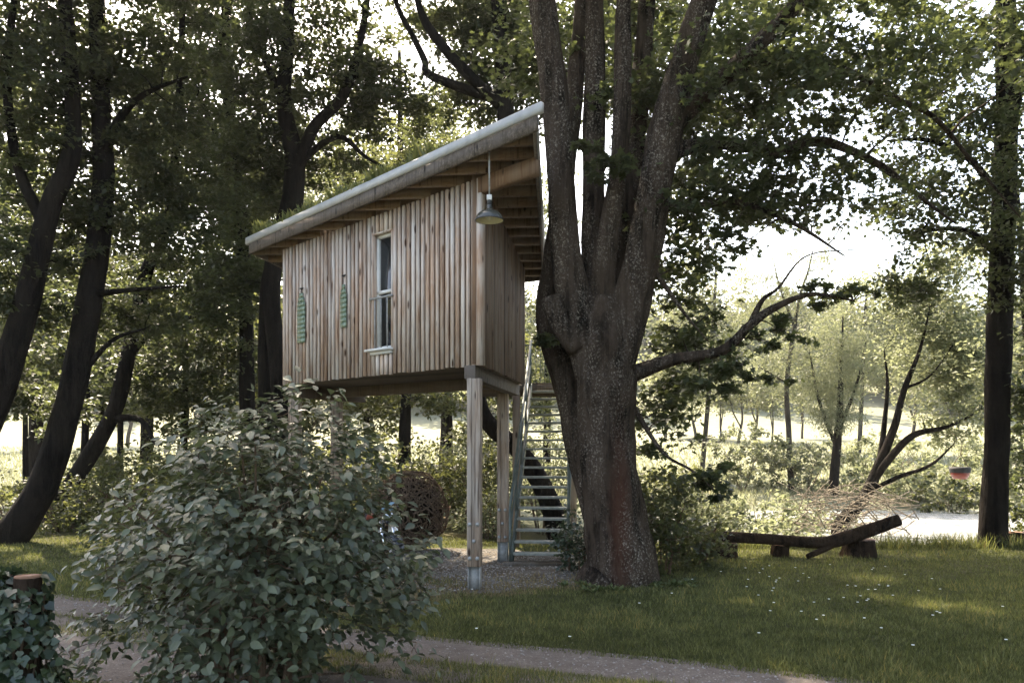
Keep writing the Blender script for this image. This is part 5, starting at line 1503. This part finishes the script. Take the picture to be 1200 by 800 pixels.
# broad weeds round the maple's foot
def weed(px, Y, n, L, label, group):
    x = (px - 600) / FPX * Y
    t = thing('weed', label, 'plant', (x, Y, 0), group)
    for k_ in range(n):
        a = 2 * math.pi * k_ / n + rng.uniform(-0.3, 0.3); l_ = L * rng.uniform(0.7, 1.2); up_ = rng.uniform(0.8, 1.8)
        d = unit(np.array([math.cos(a), math.sin(a), up_])); s_ = np.array([-math.sin(a), math.cos(a), 0]); n_ = np.cross(s_, d)
        tv_, tf_ = leaf_template('ovate')
        v_ = l_ * (tv_[:, 0:1] * s_ * 0.6 + tv_[:, 1:2] * d - 0.35 * (tv_[:, 1:2] ** 2) * np.array([[0, 0, 1]]) + tv_[:, 2:3] * n_)
        me = arr_mesh('leaf', v_, tf_, np.full(len(tv_), rng.random())); link('leaf', me, M['weed'], t)
for k_ in range(26):
    px = rng.uniform(650, 815); Y = 11.25 + 0.25 * abs(px - 725) / 60 + rng.uniform(-0.15, 0.45)
    weed(px, Y, int(rng.integers(7, 12)), rng.uniform(0.10, 0.2), 'broad-leaved weed tuft growing at the foot of the maple', 'weeds round the maple foot')

# loose stones
def stones(name, n, sampler, smin, smax, lab):
    x, y = sampler(n)
    V, F = [], []
    oct_ = np.array([(1, 0, 0), (0, 1, 0), (-1, 0, 0), (0, -1, 0), (0, 0, 1), (0, 0, -1)], float)
    of = np.array([(0, 1, 4), (1, 2, 4), (2, 3, 4), (3, 0, 4), (1, 0, 5), (2, 1, 5), (3, 2, 5), (0, 3, 5)])
    m_ = len(x)
    sz = rng.uniform(smin, smax, m_)
    v = oct_[None] * sz[:, None, None] * rng.uniform(0.6, 1.2, (m_, 6, 1)) * np.array([1, 1, 0.6])
    a = rng.uniform(0, 6.28, m_)
    c_, s_ = np.cos(a)[:, None], np.sin(a)[:, None]
    v = np.stack([v[:, :, 0] * c_ - v[:, :, 1] * s_, v[:, :, 0] * s_ + v[:, :, 1] * c_, v[:, :, 2]], -1)
    v += np.column_stack([x, y, height(x, y) + 0.008])[:, None, :]
    f = (np.arange(m_) * 6)[:, None, None] + of[None]
    o = link(name, arr_mesh(name, v.reshape(-1, 3), f.reshape(-1, 3)), M['gravelstone'])
    tag(o, lab, 'gravel', kind='stuff')
m, nt, out = mat('gravel_stone')
c = ramp(nt, noise_tex(nt, coords(nt), 9, 2, 0.5), [(0.3, (0.12, 0.105, 0.095)), (0.7, (0.34, 0.32, 0.30))])
principled(nt, out, c, 0.9, 0.2)
M['gravelstone'] = m
def yard_s(n):
    x = rng.uniform(-5.5, 1.8, n); y = rng.uniform(10.2, 17, n); k_ = in_yard(x, y, -0.03); return x[k_], y[k_]
stones('yard_stones', 9000, yard_s, 0.008, 0.026, 'loose grey gravel on the yard under the house')
def lane_s(n):
    i = rng.integers(0, len(LANE), n); o_ = rng.uniform(0.03, 2.65, n)
    q = LANE[i] + LN[i] * o_[:, None] + rng.normal(0, 0.15, (n, 2)); return q[:, 0], q[:, 1]
stones('lane_stones', 7000, lane_s, 0.005, 0.018, 'small loose stones on the lane')
# daisies
n = 70
dx = np.concatenate([rng.uniform(3.2, 6.2, 45), rng.uniform(-2, 5, 25)]); dy = np.concatenate([rng.uniform(9, 13.5, 45), rng.uniform(7.8, 12, 25)])
k_ = lawn_mask(dx, dy); pos = np.column_stack([dx, dy, np.full(n, 0.085)])[k_]
V, F = [], []
mb = MB()
for p in pos:
    mb.lathe([(0.0, 0.004), (0.014, 0.0), (0.016, 0.006)], p, 7)
o = mb.build('daisies', M['daisy'], None); tag(o, 'tiny white daisies scattered over the lawn', 'daisies', kind='stuff')

# broken stub belongs to the maple
mp = next(o for o in COL.objects if o.name == 'maple_tree')
stub.build('broken_stub', M['bark'], mp, smooth=True)

# ---------------------------------------------------------------- bright summer air over the meadow
m, nt, out = mat('summer_haze')
pv_ = nt.nodes.new('ShaderNodeVolumePrincipled')
pv_.inputs['Color'].default_value = (0.95, 0.96, 0.98, 1)
pv_.inputs['Density'].default_value = 0.0002
pv_.inputs['Anisotropy'].default_value = 0.3
nt.links.new(pv_.outputs[0], out.inputs['Volume'])
hz = MB().prism([(-200, -30), (200, -30), (200, 245), (-200, 245)], -2.5, 60).build('haze', m, None)
tag(hz, 'thin bright haze in the air over the meadow', 'haze', kind='stuff')
